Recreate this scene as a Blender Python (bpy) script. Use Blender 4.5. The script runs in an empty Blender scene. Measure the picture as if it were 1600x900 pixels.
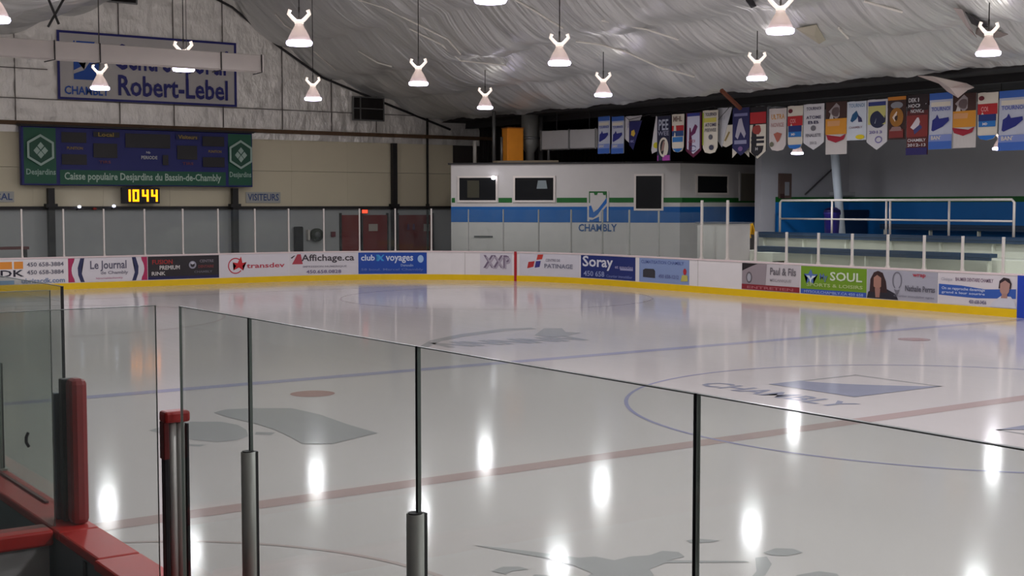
import bpy, bmesh, math, random
from mathutils import Vector, Matrix
random.seed(7)
C = bpy.context.scene.collection
PI = math.pi
# ------------------------------------------------------------------ camera, world, exposure
F = 2066.2; PITCH = 0.0626; YAW = 0.6119; CAM = Vector((-15.183, -10.971, 2.703))
cam = bpy.data.cameras.new('camera'); cam.lens = F/1600*36; cam.sensor_width = 36; cam.clip_end = 300; cam.clip_start = 0.05
camo = bpy.data.objects.new('camera', cam); C.objects.link(camo)
camo.location = CAM; camo.rotation_euler = (PI/2-PITCH, 0, -YAW)
sc = bpy.context.scene; sc.camera = camo
w = bpy.data.worlds.new('world'); sc.world = w; w.use_nodes = True
w.node_tree.nodes['Background'].inputs[0].default_value = (0.55, 0.6, 0.7, 1)
w.node_tree.nodes['Background'].inputs[1].default_value = 0.02
sc.view_settings.view_transform = 'Standard'; sc.view_settings.look = 'None'
sc.view_settings.gamma = 1; sc.view_settings.exposure = 0.22; sc.view_settings.use_curve_mapping = False
LAMP_W = 66.0      # downward light of one high bay lamp
UP_W = 14.0         # light that leaves through its clear shade
_cp, _sp, _cy, _sy = math.cos(PITCH), math.sin(PITCH), math.cos(YAW), math.sin(YAW)
FW = Vector((_sy*_cp, _cy*_cp, -_sp)); RT = Vector((_cy, -_sy, 0)); UP = RT.cross(FW)
def ray(px, py): return FW + RT*((px-800)/F) + UP*((450-py)/F)
def proj(p):
    v = Vector(p)-CAM; z = v.dot(FW); return 800+F*v.dot(RT)/z, 450-F*v.dot(UP)/z
def atx(px, py, x): d = ray(px, py); return CAM + d*((x-CAM.x)/d.x)
def aty(px, py, y): d = ray(px, py); return CAM + d*((y-CAM.y)/d.y)
def atz(px, py, z=0): d = ray(px, py); return CAM + d*((z-CAM.z)/d.z)
# ------------------------------------------------------------------ materials
def lin(c): return tuple(((v/255)/12.92 if v/255 <= .04045 else ((v/255+.055)/1.055)**2.4) for v in c)
_mats = {}
def mat(name, rgb, rough=.6, metal=0, var=.06, vscale=3, bump=0, bscale=20, stretch=(1,1,1), emit=None, estr=0, ior=1.45, bdist=.05):
    if name in _mats: return _mats[name]
    m = bpy.data.materials.new(name); m.use_nodes = True; nt = m.node_tree; b = nt.nodes['Principled BSDF']
    c = lin(rgb)
    b.inputs['Roughness'].default_value = rough; b.inputs['Metallic'].default_value = metal; b.inputs['IOR'].default_value = ior
    tc = nt.nodes.new('ShaderNodeTexCoord'); mp = nt.nodes.new('ShaderNodeMapping'); mp.inputs['Scale'].default_value = stretch
    nt.links.new(tc.outputs['Object'], mp.inputs[0])
    nz = nt.nodes.new('ShaderNodeTexNoise'); nz.inputs['Scale'].default_value = vscale; nz.inputs['Detail'].default_value = 3
    nt.links.new(mp.outputs[0], nz.inputs['Vector'])
    mx = nt.nodes.new('ShaderNodeMix'); mx.data_type = 'RGBA'
    mx.inputs[6].default_value = (*[v*(1-var) for v in c], 1); mx.inputs[7].default_value = (*[min(1, v*(1+var)) for v in c], 1)
    nt.links.new(nz.outputs['Fac'], mx.inputs[0]); nt.links.new(mx.outputs[2], b.inputs['Base Color'])
    if bump:
        n2 = nt.nodes.new('ShaderNodeTexNoise'); n2.inputs['Scale'].default_value = bscale; n2.inputs['Detail'].default_value = 4
        nt.links.new(mp.outputs[0], n2.inputs['Vector'])
        bp = nt.nodes.new('ShaderNodeBump'); bp.inputs['Strength'].default_value = bump; bp.inputs['Distance'].default_value = bdist
        nt.links.new(n2.outputs['Fac'], bp.inputs['Height']); nt.links.new(bp.outputs[0], b.inputs['Normal'])
    if emit: b.inputs['Emission Color'].default_value = (*lin(emit), 1); b.inputs['Emission Strength'].default_value = estr
    _mats[name] = m; return m
def col(rgb, rough=.45): return mat('print_%d_%d_%d' % rgb, rgb, rough, var=.03)
def glassmat(name, tint, gl=.06):
    m = bpy.data.materials.new(name); m.use_nodes = True; nt = m.node_tree; nt.nodes.remove(nt.nodes['Principled BSDF'])
    out = nt.nodes['Material Output']; tr = nt.nodes.new('ShaderNodeBsdfTransparent'); tr.inputs[0].default_value = (*tint, 1)
    g = nt.nodes.new('ShaderNodeBsdfGlossy'); g.inputs['Roughness'].default_value = .02; g.inputs[0].default_value = (.9,.95,.95,1)
    fr = nt.nodes.new('ShaderNodeFresnel'); fr.inputs[0].default_value = 1.3
    d = nt.nodes.new('ShaderNodeBsdfDiffuse'); d.inputs[0].default_value = (.5,.55,.55,1)
    nz = nt.nodes.new('ShaderNodeTexNoise'); nz.inputs['Scale'].default_value = 2.5
    mm = nt.nodes.new('ShaderNodeMath'); mm.operation = 'MULTIPLY'; mm.inputs[1].default_value = gl
    nt.links.new(nz.outputs['Fac'], mm.inputs[0])
    m1 = nt.nodes.new('ShaderNodeMixShader'); m2 = nt.nodes.new('ShaderNodeMixShader')
    nt.links.new(mm.outputs[0], m1.inputs[0]); nt.links.new(tr.outputs[0], m1.inputs[1]); nt.links.new(d.outputs[0], m1.inputs[2])
    ge = nt.nodes.new('ShaderNodeNewGeometry'); iv = nt.nodes.new('ShaderNodeMath'); iv.operation = 'SUBTRACT'; iv.inputs[0].default_value = 1
    nt.links.new(ge.outputs['Backfacing'], iv.inputs[1]); mf = nt.nodes.new('ShaderNodeMath'); mf.operation = 'MULTIPLY'
    nt.links.new(iv.outputs[0], mf.inputs[0]); nt.links.new(fr.outputs[0], mf.inputs[1])
    nt.links.new(mf.outputs[0], m2.inputs[0]); nt.links.new(m1.outputs[0], m2.inputs[1]); nt.links.new(g.outputs[0], m2.inputs[2])
    nt.links.new(m2.outputs[0], out.inputs[0]); return m
ICE = mat('ice', (196,190,188), .1, var=.06, vscale=.35, stretch=(1,.4,1), ior=1.22)
def ice_detail():
    nt = ICE.node_tree; b = nt.nodes['Principled BSDF']; tc = nt.nodes.new('ShaderNodeTexCoord'); mp = nt.nodes.new('ShaderNodeMapping')
    mp.inputs['Rotation'].default_value = (0,0,.35); mp.inputs['Scale'].default_value = (6,.35,1); nt.links.new(tc.outputs['Object'], mp.inputs[0])
    n = nt.nodes.new('ShaderNodeTexNoise'); n.inputs['Scale'].default_value = 2; n.inputs['Detail'].default_value = 6; nt.links.new(mp.outputs[0], n.inputs['Vector'])
    r = nt.nodes.new('ShaderNodeMapRange'); r.inputs[1].default_value=.3; r.inputs[2].default_value=.7; r.inputs[3].default_value = .085; r.inputs[4].default_value = .125
    nt.links.new(n.outputs['Fac'], r.inputs[0]); nt.links.new(r.outputs[0], b.inputs['Roughness'])
ice_detail()
def paint(name, rgb): return mat(name, rgb, .10, var=.05, ior=1.22)
FOIL = mat('foil_insulation', (212,213,210), .36, .45, var=.2, vscale=1.0, bump=.9, bscale=1.3, stretch=(.22,2.6,.22), bdist=.16)
FOILW = mat('foil_wall', (238,234,226), .4, .35, var=.06, vscale=.8, bump=.9, bscale=1.5, stretch=(1.5,1,.8), bdist=.14)
CREAM = mat('cream_panel', (216,206,178), .7, var=.05, vscale=.7)
GREYW = mat('grey_lower_wall', (172,172,172), .7, var=.05)
DARKV = mat('dark_corrugated', (66,60,56), .8)
DARK = mat('dark_steel', (38,36,36), .6)
BROWN = mat('rusty_beam', (98,74,52), .7, bump=.2)
WHITE = mat('white_board', (226,220,218), .35, var=.03)
CAPW = mat('board_cap', (226,206,204), .4)
YEL = mat('yellow_kick_plate', (232,190,8), .35, var=.08)
WPAINT = mat('white_painted_block', (196,192,188), .6, var=.04)
BLUEP = mat('blue_painted_band', (0,88,158), .55, var=.04)
GREENP = mat('green_painted_band', (14,96,30), .55, var=.04)
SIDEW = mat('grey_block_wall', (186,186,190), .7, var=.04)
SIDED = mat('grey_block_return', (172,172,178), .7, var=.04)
DBLUE = mat('dark_blue_painted_band', (8,108,184), .55, var=.05)
CONC = mat('pale_tier_concrete', (204,206,192), .8, var=.08)
NAVYB = mat('navy_bench', (24,52,80), .5)
WMET = mat('white_metal', (214,206,198), .4, .1)
GALV = mat('galvanised', (120,120,118), .45, .6, bump=.1)
ALU = mat('brushed_aluminium', (158,158,152), .5, .35, var=.06, stretch=(30,30,1))
BLACK = mat('black_rubber', (14,12,18), .5)
REDCAP = mat('red_cap_rail', (182,30,24), .45, var=.10, vscale=6)
REDPAD = mat('red_pad', (128,28,30), .5, var=.08)
SLATE = mat('slate_board_back', (100,110,118), .6, var=.12, vscale=2)
GLASS = glassmat('tempered_glass', (.86,.885,.865))
GLASSF = glassmat('far_glass', (.955,.975,.96), .05)
GEDGE = mat('glass_edge', (120,128,124), .3)
RUBBER = mat('rubber_floor', (40,46,50), .8)
REDDOOR = mat('red_door', (120,22,22), .5)
WINB = mat('dark_window_glass', (26,27,28), .12)
SHADE = None
# ------------------------------------------------------------------ builders
class MB:
    def __init__(s): s.bm = bmesh.new()
    def quad(s, pts):
        s.bm.faces.new([s.bm.verts.new(p) for p in pts]); return s
    def box(s, lo, hi, M=None):
        vs = [s.bm.verts.new((x,y,z)) for x in (lo[0],hi[0]) for y in (lo[1],hi[1]) for z in (lo[2],hi[2])]
        if M is not None:
            for v in vs: v.co = M @ v.co
        for f in ((0,1,3,2),(4,6,7,5),(0,4,5,1),(2,3,7,6),(0,2,6,4),(1,5,7,3)): s.bm.faces.new([vs[i] for i in f])
        return s
    def tube(s, pts, r, n=10, r2=None):
        pts = [Vector(p) for p in pts]; rings = []
        for i, p in enumerate(pts):
            d = (pts[min(i+1,len(pts)-1)]-pts[max(i-1,0)]).normalized()
            a = d.orthogonal().normalized(); b = d.cross(a)
            rr = r if r2 is None else r+(r2-r)*i/(len(pts)-1)
            rings.append([s.bm.verts.new(p+a*rr*math.cos(2*PI*k/n)+b*rr*math.sin(2*PI*k/n)) for k in range(n)])
        for i in range(len(rings)-1):
            # keep rings aligned
            A, B = rings[i], rings[i+1]
            o = min(range(n), key=lambda q: (B[q].co-pts[i+1]-(A[0].co-pts[i])).length); B = B[o:]+B[:o]; rings[i+1] = B
            for k in range(n): s.bm.faces.new([A[k],A[(k+1)%n],B[(k+1)%n],B[k]])
        s.bm.faces.new(rings[0][::-1]); s.bm.faces.new(rings[-1]); return s
    def lathe(s, prof, c=(0,0,0), n=24):
        c = Vector(c); rings = []
        for r, z in prof: rings.append([s.bm.verts.new(c+Vector((r*math.cos(2*PI*k/n), r*math.sin(2*PI*k/n), z))) for k in range(n)])
        for A, B in zip(rings, rings[1:]):
            for k in range(n): s.bm.faces.new([A[k],A[(k+1)%n],B[(k+1)%n],B[k]])
        if prof[0][0] > 1e-4: s.bm.faces.new(rings[0][::-1])
        if prof[-1][0] > 1e-4: s.bm.faces.new(rings[-1])
        return s
    def prism(s, poly, fn, w0, w1):
        a = [s.bm.verts.new(fn(u,v,w1)) for u,v in poly]; b = [s.bm.verts.new(fn(u,v,w0)) for u,v in poly]
        s.bm.faces.new(a); s.bm.faces.new(b[::-1]); n = len(poly)
        for i in range(n): s.bm.faces.new([a[i],b[i],b[(i+1)%n],a[(i+1)%n]])
        return s
    def build(s, name, m, parent=None, smooth=False, bevel=0, inv=None):
        bmesh.ops.remove_doubles(s.bm, verts=s.bm.verts, dist=1e-5)
        bmesh.ops.recalc_face_normals(s.bm, faces=s.bm.faces)
        if parent is not None and parent.location.length > 0:
            bmesh.ops.translate(s.bm, verts=s.bm.verts, vec=-parent.location)
        me = bpy.data.meshes.new(name); s.bm.to_mesh(me); s.bm.free()
        ms = m if isinstance(m, (list, tuple)) else [m]
        for q in ms: me.materials.append(q)
        if smooth:
            for p in me.polygons: p.use_smooth = True
        o = bpy.data.objects.new(name, me); C.objects.link(o)
        if parent is not None: o.parent = parent
        if bevel:
            bv = o.modifiers.new('bevel','BEVEL'); bv.width = bevel; bv.segments = 2; bv.limit_method = 'ANGLE'
        return o
def tag(o, label, cat, group=None, kind=None):
    o['label'] = label; o['category'] = cat
    if group: o['group'] = group
    if kind: o['kind'] = kind
    return o
def struct(o, label=None):
    o['kind'] = 'structure'
    if label: o['label'] = label
    return o
def thing(name, loc, label, cat, group=None):
    o = bpy.data.objects.new(name, None); C.objects.link(o); o.location = loc; o.empty_display_size = .2
    return tag(o, label, cat, group)
def copy_tree(o, parent=None):
    c = o.copy(); C.objects.link(c); c.parent = parent
    for ch in list(o.children): copy_tree(ch, c)
    return c
_tc = {}
def text_polys(body, bold=.0):
    """outline mesh of a word, as unit data: verts (0..1,0..1) and faces, plus aspect"""
    k = (body, bold)
    if k in _tc: return _tc[k]
    cu = bpy.data.curves.new('t','FONT'); cu.body = body; cu.resolution_u = 2; cu.offset = bold
    o = bpy.data.objects.new('t', cu); C.objects.link(o); dg = bpy.context.evaluated_depsgraph_get()
    me = bpy.data.meshes.new_from_object(o.evaluated_get(dg))
    vs = [v.co.copy() for v in me.vertices]; fs = [tuple(p.vertices) for p in me.polygons]
    bpy.data.objects.remove(o); bpy.data.curves.remove(cu); bpy.data.meshes.remove(me)
    x0 = min(v.x for v in vs); x1 = max(v.x for v in vs); y0 = min(v.y for v in vs); y1 = max(v.y for v in vs)
    r = ([((v.x-x0)/(x1-x0), (v.y-y0)/(y1-y0)) for v in vs], fs); _tc[k] = r; return r
def decorate(parent, fn, W, H, items, w0=.004, step=.004, glossy=.45):
    """items are flat prints in fractions of a W x H field, v up; fn(u,v,w) gives the world point"""
    for i, it in enumerate(items):
        kind = it[0]; rgb = it[-1]; w = w0 + step*i*.35; m = col(rgb, glossy) if isinstance(rgb, tuple) else rgb
        b = MB()
        if kind == 'rect':
            _, nm, x0, x1, y0, y1, _c = it; n = max(1, int(abs(x1-x0)*W/.3)) if fn.curved else 1
            for q in range(n):
                a = x0+(x1-x0)*q/n; c = x0+(x1-x0)*(q+1)/n
                b.quad([fn(a*W,y0*H,w),fn(c*W,y0*H,w),fn(c*W,y1*H,w),fn(a*W,y1*H,w)])
        elif kind == 'poly':
            _, nm, pts, _c = it; b.quad([fn(x*W,y*H,w) for x,y in pts]); bmesh.ops.triangulate(b.bm, faces=b.bm.faces)
        elif kind == 'disc':       # cx, cy, rx as share of H, ry share of H
            _, nm, cx, cy, rx, ry, _c = it; b.quad([fn(cx*W+rx*H*math.cos(2*PI*k/24), cy*H+ry*H*math.sin(2*PI*k/24), w) for k in range(24)])
        elif kind == 'ring':
            _, nm, cx, cy, rx, ry, th, a0, a1, _c = it; n = 28
            for k in range(n):
                t0 = a0+(a1-a0)*k/n; t1 = a0+(a1-a0)*(k+1)/n
                P = lambda t, e: fn(cx*W+(rx-e)*H*math.cos(t), cy*H+(ry-e)*H*math.sin(t), w)
                b.quad([P(t0,0),P(t1,0),P(t1,th),P(t0,th)])
        elif kind == 'text':
            _, nm, s, x0, x1, y0, y1, _c = it; bold = .02
            vs, fs = text_polys(s, bold)
            bv = [b.bm.verts.new(fn((x0+(x1-x0)*x)*W, (y0+(y1-y0)*y)*H, w)) for x,y in vs]
            for f in fs:
                try: b.bm.faces.new([bv[k] for k in f])
                except ValueError: pass
        o = b.build(nm, m, parent)
def frame(o, r, u, n):
    o, r, u, n = Vector(o), Vector(r).normalized(), Vector(u).normalized(), Vector(n).normalized()
    def fn(a, b, w=0): return o + r*a + u*b + n*w
    fn.curved = False; return fn
# far end wall helper: plane y=Y seen from the rink
def yframe(px0, py0, px1, py1, Y):
    a = aty(px0, py0, Y); b = aty(px1, py1, Y)
    return frame((a.x, Y, b.z), (1,0,0), (0,0,1), (0,-1,0)), b.x-a.x, a.z-b.z
def xframe(px0, py0, px1, py1, X):
    a = atx(px0, py0, X); b = atx(px1, py1, X)
    return frame((X, a.y, b.z), (0,-1,0), (0,0,1), (-1,0,0)), a.y-b.y, a.z-b.z
# ------------------------------------------------------------------ rink outline
L = 31.95; Wd = 12.97; R = 8.55; CX = Wd-R; CY = L-R; UA = CX+13.0; UB = UA+R*PI/2
def path(u):
    if u <= UA: return Vector((-13+u, L, 0)), Vector((0,-1,0))
    if u <= UB:
        a = PI/2-(u-UA)/R; return Vector((CX+R*math.cos(a), CY+R*math.sin(a), 0)), Vector((-math.cos(a),-math.sin(a),0))
    return Vector((Wd, CY-(u-UB), 0)), Vector((-1,0,0))
def pfn(u, v, w=0):
    p, n = path(u); return p + n*w + Vector((0,0,v))
pfn.curved = True
_us = [i*.02 for i in range(0, 3200)]
_pp = [(u, proj(pfn(u,.6))[0]) for u in _us]
def u_at(px): return min(_pp, key=lambda t: abs(t[1]-px))[0]
def strip(b, u0, u1, v0, v1, w0, w1, seg=.5):
    n = max(1, int(abs(u1-u0)/seg)); rings = []
    for i in range(n+1):
        u = u0+(u1-u0)*i/n; rings.append([b.bm.verts.new(pfn(u,v,w)) for v,w in ((v0,w0),(v1,w0),(v1,w1),(v0,w1))])
    for A, B in zip(rings, rings[1:]):
        for k in range(4): b.bm.faces.new([A[k],A[(k+1)%4],B[(k+1)%4],B[k]])
    b.bm.faces.new(rings[0]); b.bm.faces.new(rings[-1][::-1]); return b
# ------------------------------------------------------------------ ice
fl = MB().box((-22,-38,-.3),(26,38,-.02)).build('floor', mat('hall_concrete', (96,96,96), .8)); struct(fl)
b = MB(); ring = [pfn(u,0) for u in [i*.5 for i in range(0, int((UB+60)/.5))]]
pts = [(p.x, p.y) for p in ring if p.y > -30] + [(12.97,-30),(-13,-30),(-13,31.9)]
# outline: mirror the rounded corner for the near side too
out = []
for sx in (1,):
    pass
cor = [(CX+R*math.cos(a), CY+R*math.sin(a)) for a in [PI/2*k/16 for k in range(17)]]
out = [(12.97,-30)] + cor + [(-x, y) for x, y in reversed(cor)] + [(-12.97,-30)]
vs = [b.bm.verts.new((x,y,0)) for x,y in out]; b.bm.faces.new(vs)
ice = b.build('floor_ice', ICE); struct(ice)
ice.name = 'floor'
def zf(o, r, u): return frame((o[0],o[1],0), r, u, (0,0,1))
BLUEL = paint('blue_ice_paint', (164,162,183)); REDL = paint('red_ice_paint', (176,157,154)); GREYL = paint('grey_ice_paint', (163,162,162)); GREYB = paint('slate_ice_paint', (146,148,164))
CIRC = paint('thin_blue_ice_paint', (156,154,182)); SPOT = paint('red_spot_paint', (168,138,134)); CREASE = paint('thin_red_ice_paint', (184,170,167))
def iceq(name, pts, m, z=.002):
    b = MB(); b.quad([(x,y,z) for x,y in pts]); bmesh.ops.triangulate(b.bm, faces=b.bm.faces); return b.build(name, m, ice)
iceq('center_line', [(-12.97,-.15),(12.97,-.15),(12.97,.15),(-12.97,.15)], REDL)
iceq('blue_line', [(-12.97,7.46),(12.97,7.46),(12.97,7.76),(-12.97,7.76)], BLUEL)
hw = 12.2; iceq('goal_line', [(-hw,27.08),(hw,27.08),(hw,27.13),(-hw,27.13)], CREASE)
def icering(name, cx, cy, r, t, m, a0=0, a1=2*PI, n=96):
    b = MB()
    for k in range(n):
        p, q = a0+(a1-a0)*k/n, a0+(a1-a0)*(k+1)/n
        b.quad([(cx+rr*math.cos(t_), cy+rr*math.sin(t_), .003) for rr, t_ in ((r,p),(r,q),(r-t,q),(r-t,p))])
    return b.build(name, m, ice)
icering('center_circle', 0, 0, 4.6, .055, CIRC)
icering('referee_crease', -12.97, -3.15, 2.85, .05, CREASE, -PI/2, PI/2, 48)
for cx, cy in ((-6.7,6.1),(6.7,6.1)): iceq('face_off_spot', [(cx+.32*math.cos(2*PI*k/28), cy+.32*math.sin(2*PI*k/28)) for k in range(28)], SPOT, .003)
for sx in (-1,1):
    icering('face_off_circle', sx*6.7, 21.0, 4.57, .05, CREASE)
# centre logo, one for each side of the rink
def centre_logo(sg):
    fn = frame((-1.75*sg, 3.55*sg, 0), (0,-sg,0), (sg,0,0), (0,0,1))   # u 0..2.6 along the word, v 0..3.2 away from the reader
    def poly(pts, m, z): 
        b = MB(); b.quad([fn(u,v,z) for u,v in pts]); bmesh.ops.triangulate(b.bm, faces=b.bm.faces); b.build('painted_emblem', m, ice)
    E = GREYB
    b = MB()   # thin square outline
    x0,x1,y0,y1 = .5,2.15,1.15,3.1
    for (a,c,d,e) in ((x0,x1,y0,y0+.06),(x0,x1,y1-.06,y1),(x0,x0+.06,y0,y1),(x1-.06,x1,y0,y1)): b.quad([fn(a,d,.003),fn(c,d,.003),fn(c,e,.003),fn(a,e,.003)])
    b.build('painted_emblem_outline', GREYL, ice)
    lo = [(x0,y0)]; sw = [(x0+(x1-x0)*t, y0+(y1-y0)*(.35+.62*(t**1.6))) for t in [k/14 for k in range(15)]]
    poly([(x0,y0),(x1,y0),(x1,y1)]+[(u,v) for u,v in reversed(sw)], E, .005)
    vs_, fs_ = text_polys('CHAMBLY', .02); b = MB()
    bv = []
    for x,y in vs_:
        u = -.1+2.75*x; v = .2+.5*y; bv.append(b.bm.verts.new(fn(u, v, .004)))
    for f in fs_: b.bm.faces.new([bv[k] for k in f])
    b.build('painted_lettering', E, ice)
centre_logo(1); centre_logo(-1)
def pxice(name, pts, m, z=.002): return iceq(name, [tuple(atz(x,y)[:2]) for x,y in pts], m, z)
pxice('painted_sponsor_disc', [(232,673),(262,664),(300,659),(345,659),(372,664),(385,672),(388,682),(370,688),(340,691),(305,688),(270,682)], GREYL)
pxice('painted_sponsor_swoosh', [(334,645),(352,640),(400,638),(455,638),(500,648),(545,664),(590,677),(560,684),(520,694),(472,694),(455,684),(430,672),(405,664),(380,658),(355,652)], GREYL, .004)
pxice('painted_sponsor_bar', [(400,675),(430,676),(424,680),(398,679)], GREYL)
pxice('painted_sponsor_bar', [(290,694),(322,695),(312,698),(288,697)], GREYL)
# faint word beyond the blue line
fnB = frame(tuple(atz(690,543)), atz(840,535)-atz(690,543), (Vector((0,0,1)).cross(atz(840,535)-atz(690,543))), (0,0,1))
for s, x0, x1, y0, y1 in (('RESTO', 0.1, 3.2, -.1, .85),):
    vs_, fs_ = text_polys('NNNNN', .05); b = MB(); bv = [b.bm.verts.new(fnB(x0+(x1-x0)*x, y0+(y1-y0)*y, .003)) for x,y in vs_]
    for f in fs_: b.bm.faces.new([bv[k] for k in f])
    b.build('painted_sponsor_strokes', GREYL, ice)
pxice('painted_sponsor_arc', [(655,542),(672,532),(720,522),(785,514),(830,512),(838,514),(790,517),(725,526),(690,533),(668,543)], GREYL, .003)
pxice('painted_sponsor_tail', [(835,524),(850,513),(878,513),(884,519),(908,520),(890,524),(868,527),(850,526)], GREYL, .003)
# large sponsor logo near the glass
for pts in ([(738,852),(760,854),(830,862),(905,872),(930,870),(960,876),(985,870),(1015,868),(1035,861),(1060,863),(1070,870),(1045,876),(1165,877),(1172,879),(1040,880),(1015,890),(1022,899),(1010,912),(900,912),(925,896),(895,884),(850,872),(790,862)],
            [(768,893),(785,886),(812,886),(826,890),(800,893),(790,898)], [(1072,845),(1090,842),(1125,845),(1110,848),(1080,849)],
            [(1192,864),(1212,857),(1240,858),(1255,864),(1230,869),(1205,868)], [(1180,872),(1198,870),(1206,882),(1196,899),(1165,912),(1182,893)],
            [(1245,899),(1280,893),(1308,897),(1320,912),(1240,912)], [(820,912),(835,898),(855,899),(860,912)]):
    pxice('painted_sponsor_blot', pts, GREYL, .003)
# ------------------------------------------------------------------ ceiling and walls
PROF = [(-22,4.0),(-13,6.4),(-9,7.5),(-3.4,8.74),(-1,9.6),(1.6,10.75),(3.4,10.95),(4.9,10.34),(6.7,9.07),(8.6,7.95),(10.3,7.41),(14.5,6.12),(15.6,5.85)]
def zprof(x):
    for (a,za),(c,zc) in zip(PROF, PROF[1:]):
        if x <= c: return za+(zc-za)*max(0,(x-a))/(c-a)
    return PROF[-1][1]
def hsh(i, j): 
    v = math.sin(i*127.1+j*311.7)*43758.5; return v-math.floor(v)
def zceil(x, y):
    t = (x+22)/2.25; f = t-math.floor(t); bay = math.floor(t)
    ty = (y+38)/6.6; g = ty-math.floor(ty); by = math.floor(ty)
    sag = (.24+.20*hsh(bay,by))*math.sin(PI*f)**.8 * (.5+.5*math.sin(PI*g))
    fold = .03*math.sin(y*5.3+2.2*math.sin(x*.9+bay*.4)+bay*.7) + .022*math.sin(y*12.7+bay*1.3+2.6*math.sin(x*.6))
    fold += .08*math.sin(y*2.1+bay*3+x*.7)
    return zprof(x)-sag-fold*min(1,.3+sag*4)
b = MB(); nx, ny = 190, 430; XE = 14.1
gv = [[b.bm.verts.new((-22+(22+XE)*i/nx, -38+74*j/ny, zceil(-22+(22+XE)*i/nx, -38+74*j/ny))) for j in range(ny+1)] for i in range(nx+1)]
for i in range(nx):
    for j in range(ny): b.bm.faces.new((gv[i][j],gv[i+1][j],gv[i+1][j+1],gv[i][j+1]))
ceil = b.build('ceiling', FOIL, smooth=True); struct(ceil)
struct(MB().box((XE,-38,6.12),(26,38,6.3)).build('ceiling', mat('dark_soffit', (40,38,38), .8)))
struct(MB().box((15.3,-38,5.9),(15.55,38,6.12)).build('trim_1', DARK))
# end wall (behind the far boards)
YW = 36.0
struct(MB().box((-22,YW,0),(14.7,YW+.3,2.64)).build('wall_end', GREYW))
b = MB()
for i in range(-9, 7):
    x0 = i*2.44; b.box((x0+.002,YW-.045,2.66),(min(x0+2.438,14.72),YW+.3,4.0)); b.box((x0+.002,YW-.05,4.012),(min(x0+2.438,14.72),YW+.3,5.28))
struct(b.build('wall_end', CREAM))
b = MB(); n1, n2 = 90, 50
wg = [[b.bm.verts.new((-22+38*i/n1, YW-.1-.05*math.sin(i*1.7+j*.5)*math.sin(j*.9+i*.3)-.05*hsh(i,j)*(1 if j else 0), 5.2+6.4*j/n2)) for j in range(n2+1)] for i in range(n1+1)]
for i in range(n1):
    for j in range(n2): b.bm.faces.new((wg[i][j],wg[i][j+1],wg[i+1][j+1],wg[i+1][j]))
struct(b.build('wall_end', FOILW, smooth=True))
struct(MB().box((14.7,YW,0),(26,YW+.3,6.5)).build('wall_end', DARKV))
b = MB()
for i in range(40): b.box((16.0+i*.22, YW-.08, 3.9),(16.1+i*.22, YW, 6.2))
struct(b.build('trim_2', mat('dark_slats', (58,54,50), .8)))
struct(MB().box((-22,YW-.3,5.44),(16.6,YW-.12,5.58)).build('trim_3', BROWN, bevel=.01))
struct(MB().box((-22,YW-.22,2.56),(14.6,YW-.02,2.66)).build('trim_4', DARK))
b = MB()     # seams of the foil wall
for x in (-3.0,.6,2.6,4.5,6.9,9.0,11.0): b.box((x,YW-.2,5.6),(x+.02,YW-.14,min(zprof(x)-.1,11)))
b.box((-22,YW-.2,6.33),(14,YW-.15,6.36)); b.box((-22,YW-.2,7.35),(-1.9,YW-.15,7.38))
struct(b.build('trim_5', mat('foil_seam', (110,104,98), .6)))
# gable edge strip
b = MB()
for (a,za),(c,zc) in zip(PROF[6:], PROF[7:-1]): b.tube([(a,YW-.2,za-.28),(c,YW-.2,zc-.28)], .045, 6)
struct(b.build('trim_6', DARK))
# side wall behind the stands, return wall, near walls
XS = 22.7; YR = 21.6
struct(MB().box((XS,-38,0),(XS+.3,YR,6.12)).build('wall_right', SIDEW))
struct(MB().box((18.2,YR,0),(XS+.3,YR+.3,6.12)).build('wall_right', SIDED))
struct(MB().box((25.8,YR,0),(26,36,6.12)).build('wall_right', DARKV))
struct(MB().box((-22.3,-38,0),(-22,36,4.3)).build('wall_left', SIDEW))
struct(MB().box((-22,-38.3,0),(26,-38,11.5)).build('wall_near', CREAM))
zg1 = aty(1280,308,YR).z; zg0 = aty(1280,316,YR).z; zb0 = 1.3
b = MB().box((XS-.02,-38,zg0),(XS,YR,zg1)); b.box((18.9,YR-.02,zg0),(XS,YR,zg1)); struct(b.build('trim_7', GREENP))
b = MB().box((XS-.02,-38,zb0),(XS,YR,zg0)); b.box((18.9,YR-.02,zb0),(XS,YR,zg0)); struct(b.build('trim_8', DBLUE))
# ------------------------------------------------------------------ far boards
UM = u_at(1594)+3.5; HB = 1.05
bd = thing('dasher_boards', (0,L,0), 'long white rink boards with pink cap and yellow kick plate curving around the far corner', 'rink boards')
strip(MB(), 0, UM, 0, HB-.04, -.12, 0).build('board_face', WHITE, bd)
strip(MB(), 0, UM, HB-.04, HB, -.16, .02).build('cap_rail', CAPW, bd)
strip(MB(), 0, u_at(1592)-.0, 0.0, .2, 0, .02).build('kick_plate', YEL, bd)
b = strip(MB(), u_at(806)-.05, u_at(806)+.05, 0, HB+.005, 0, .026, .2).build('goal_line_mark', col((170,30,40)), bd)
b = strip(MB(), u_at(1597)-.12, u_at(1597)+.9, 0, HB-.03, 0, .03).build('blue_line_mark', col((24,60,170)), bd)
b = MB()
for px in (726, 1090): strip(b, u_at(px), u_at(px)+.02, .2, HB-.04, 0, .006)
b.build('board_joint', col((190,184,178)), bd)
ADS = []
SHORT = ['orange and white phone number','magenta newspaper','black','red star','red and black lettering','blue travel','purple scrawled','red and blue squares','navy','light blue','wheel photo','green star','grey portrait','white coat portrait']
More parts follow.
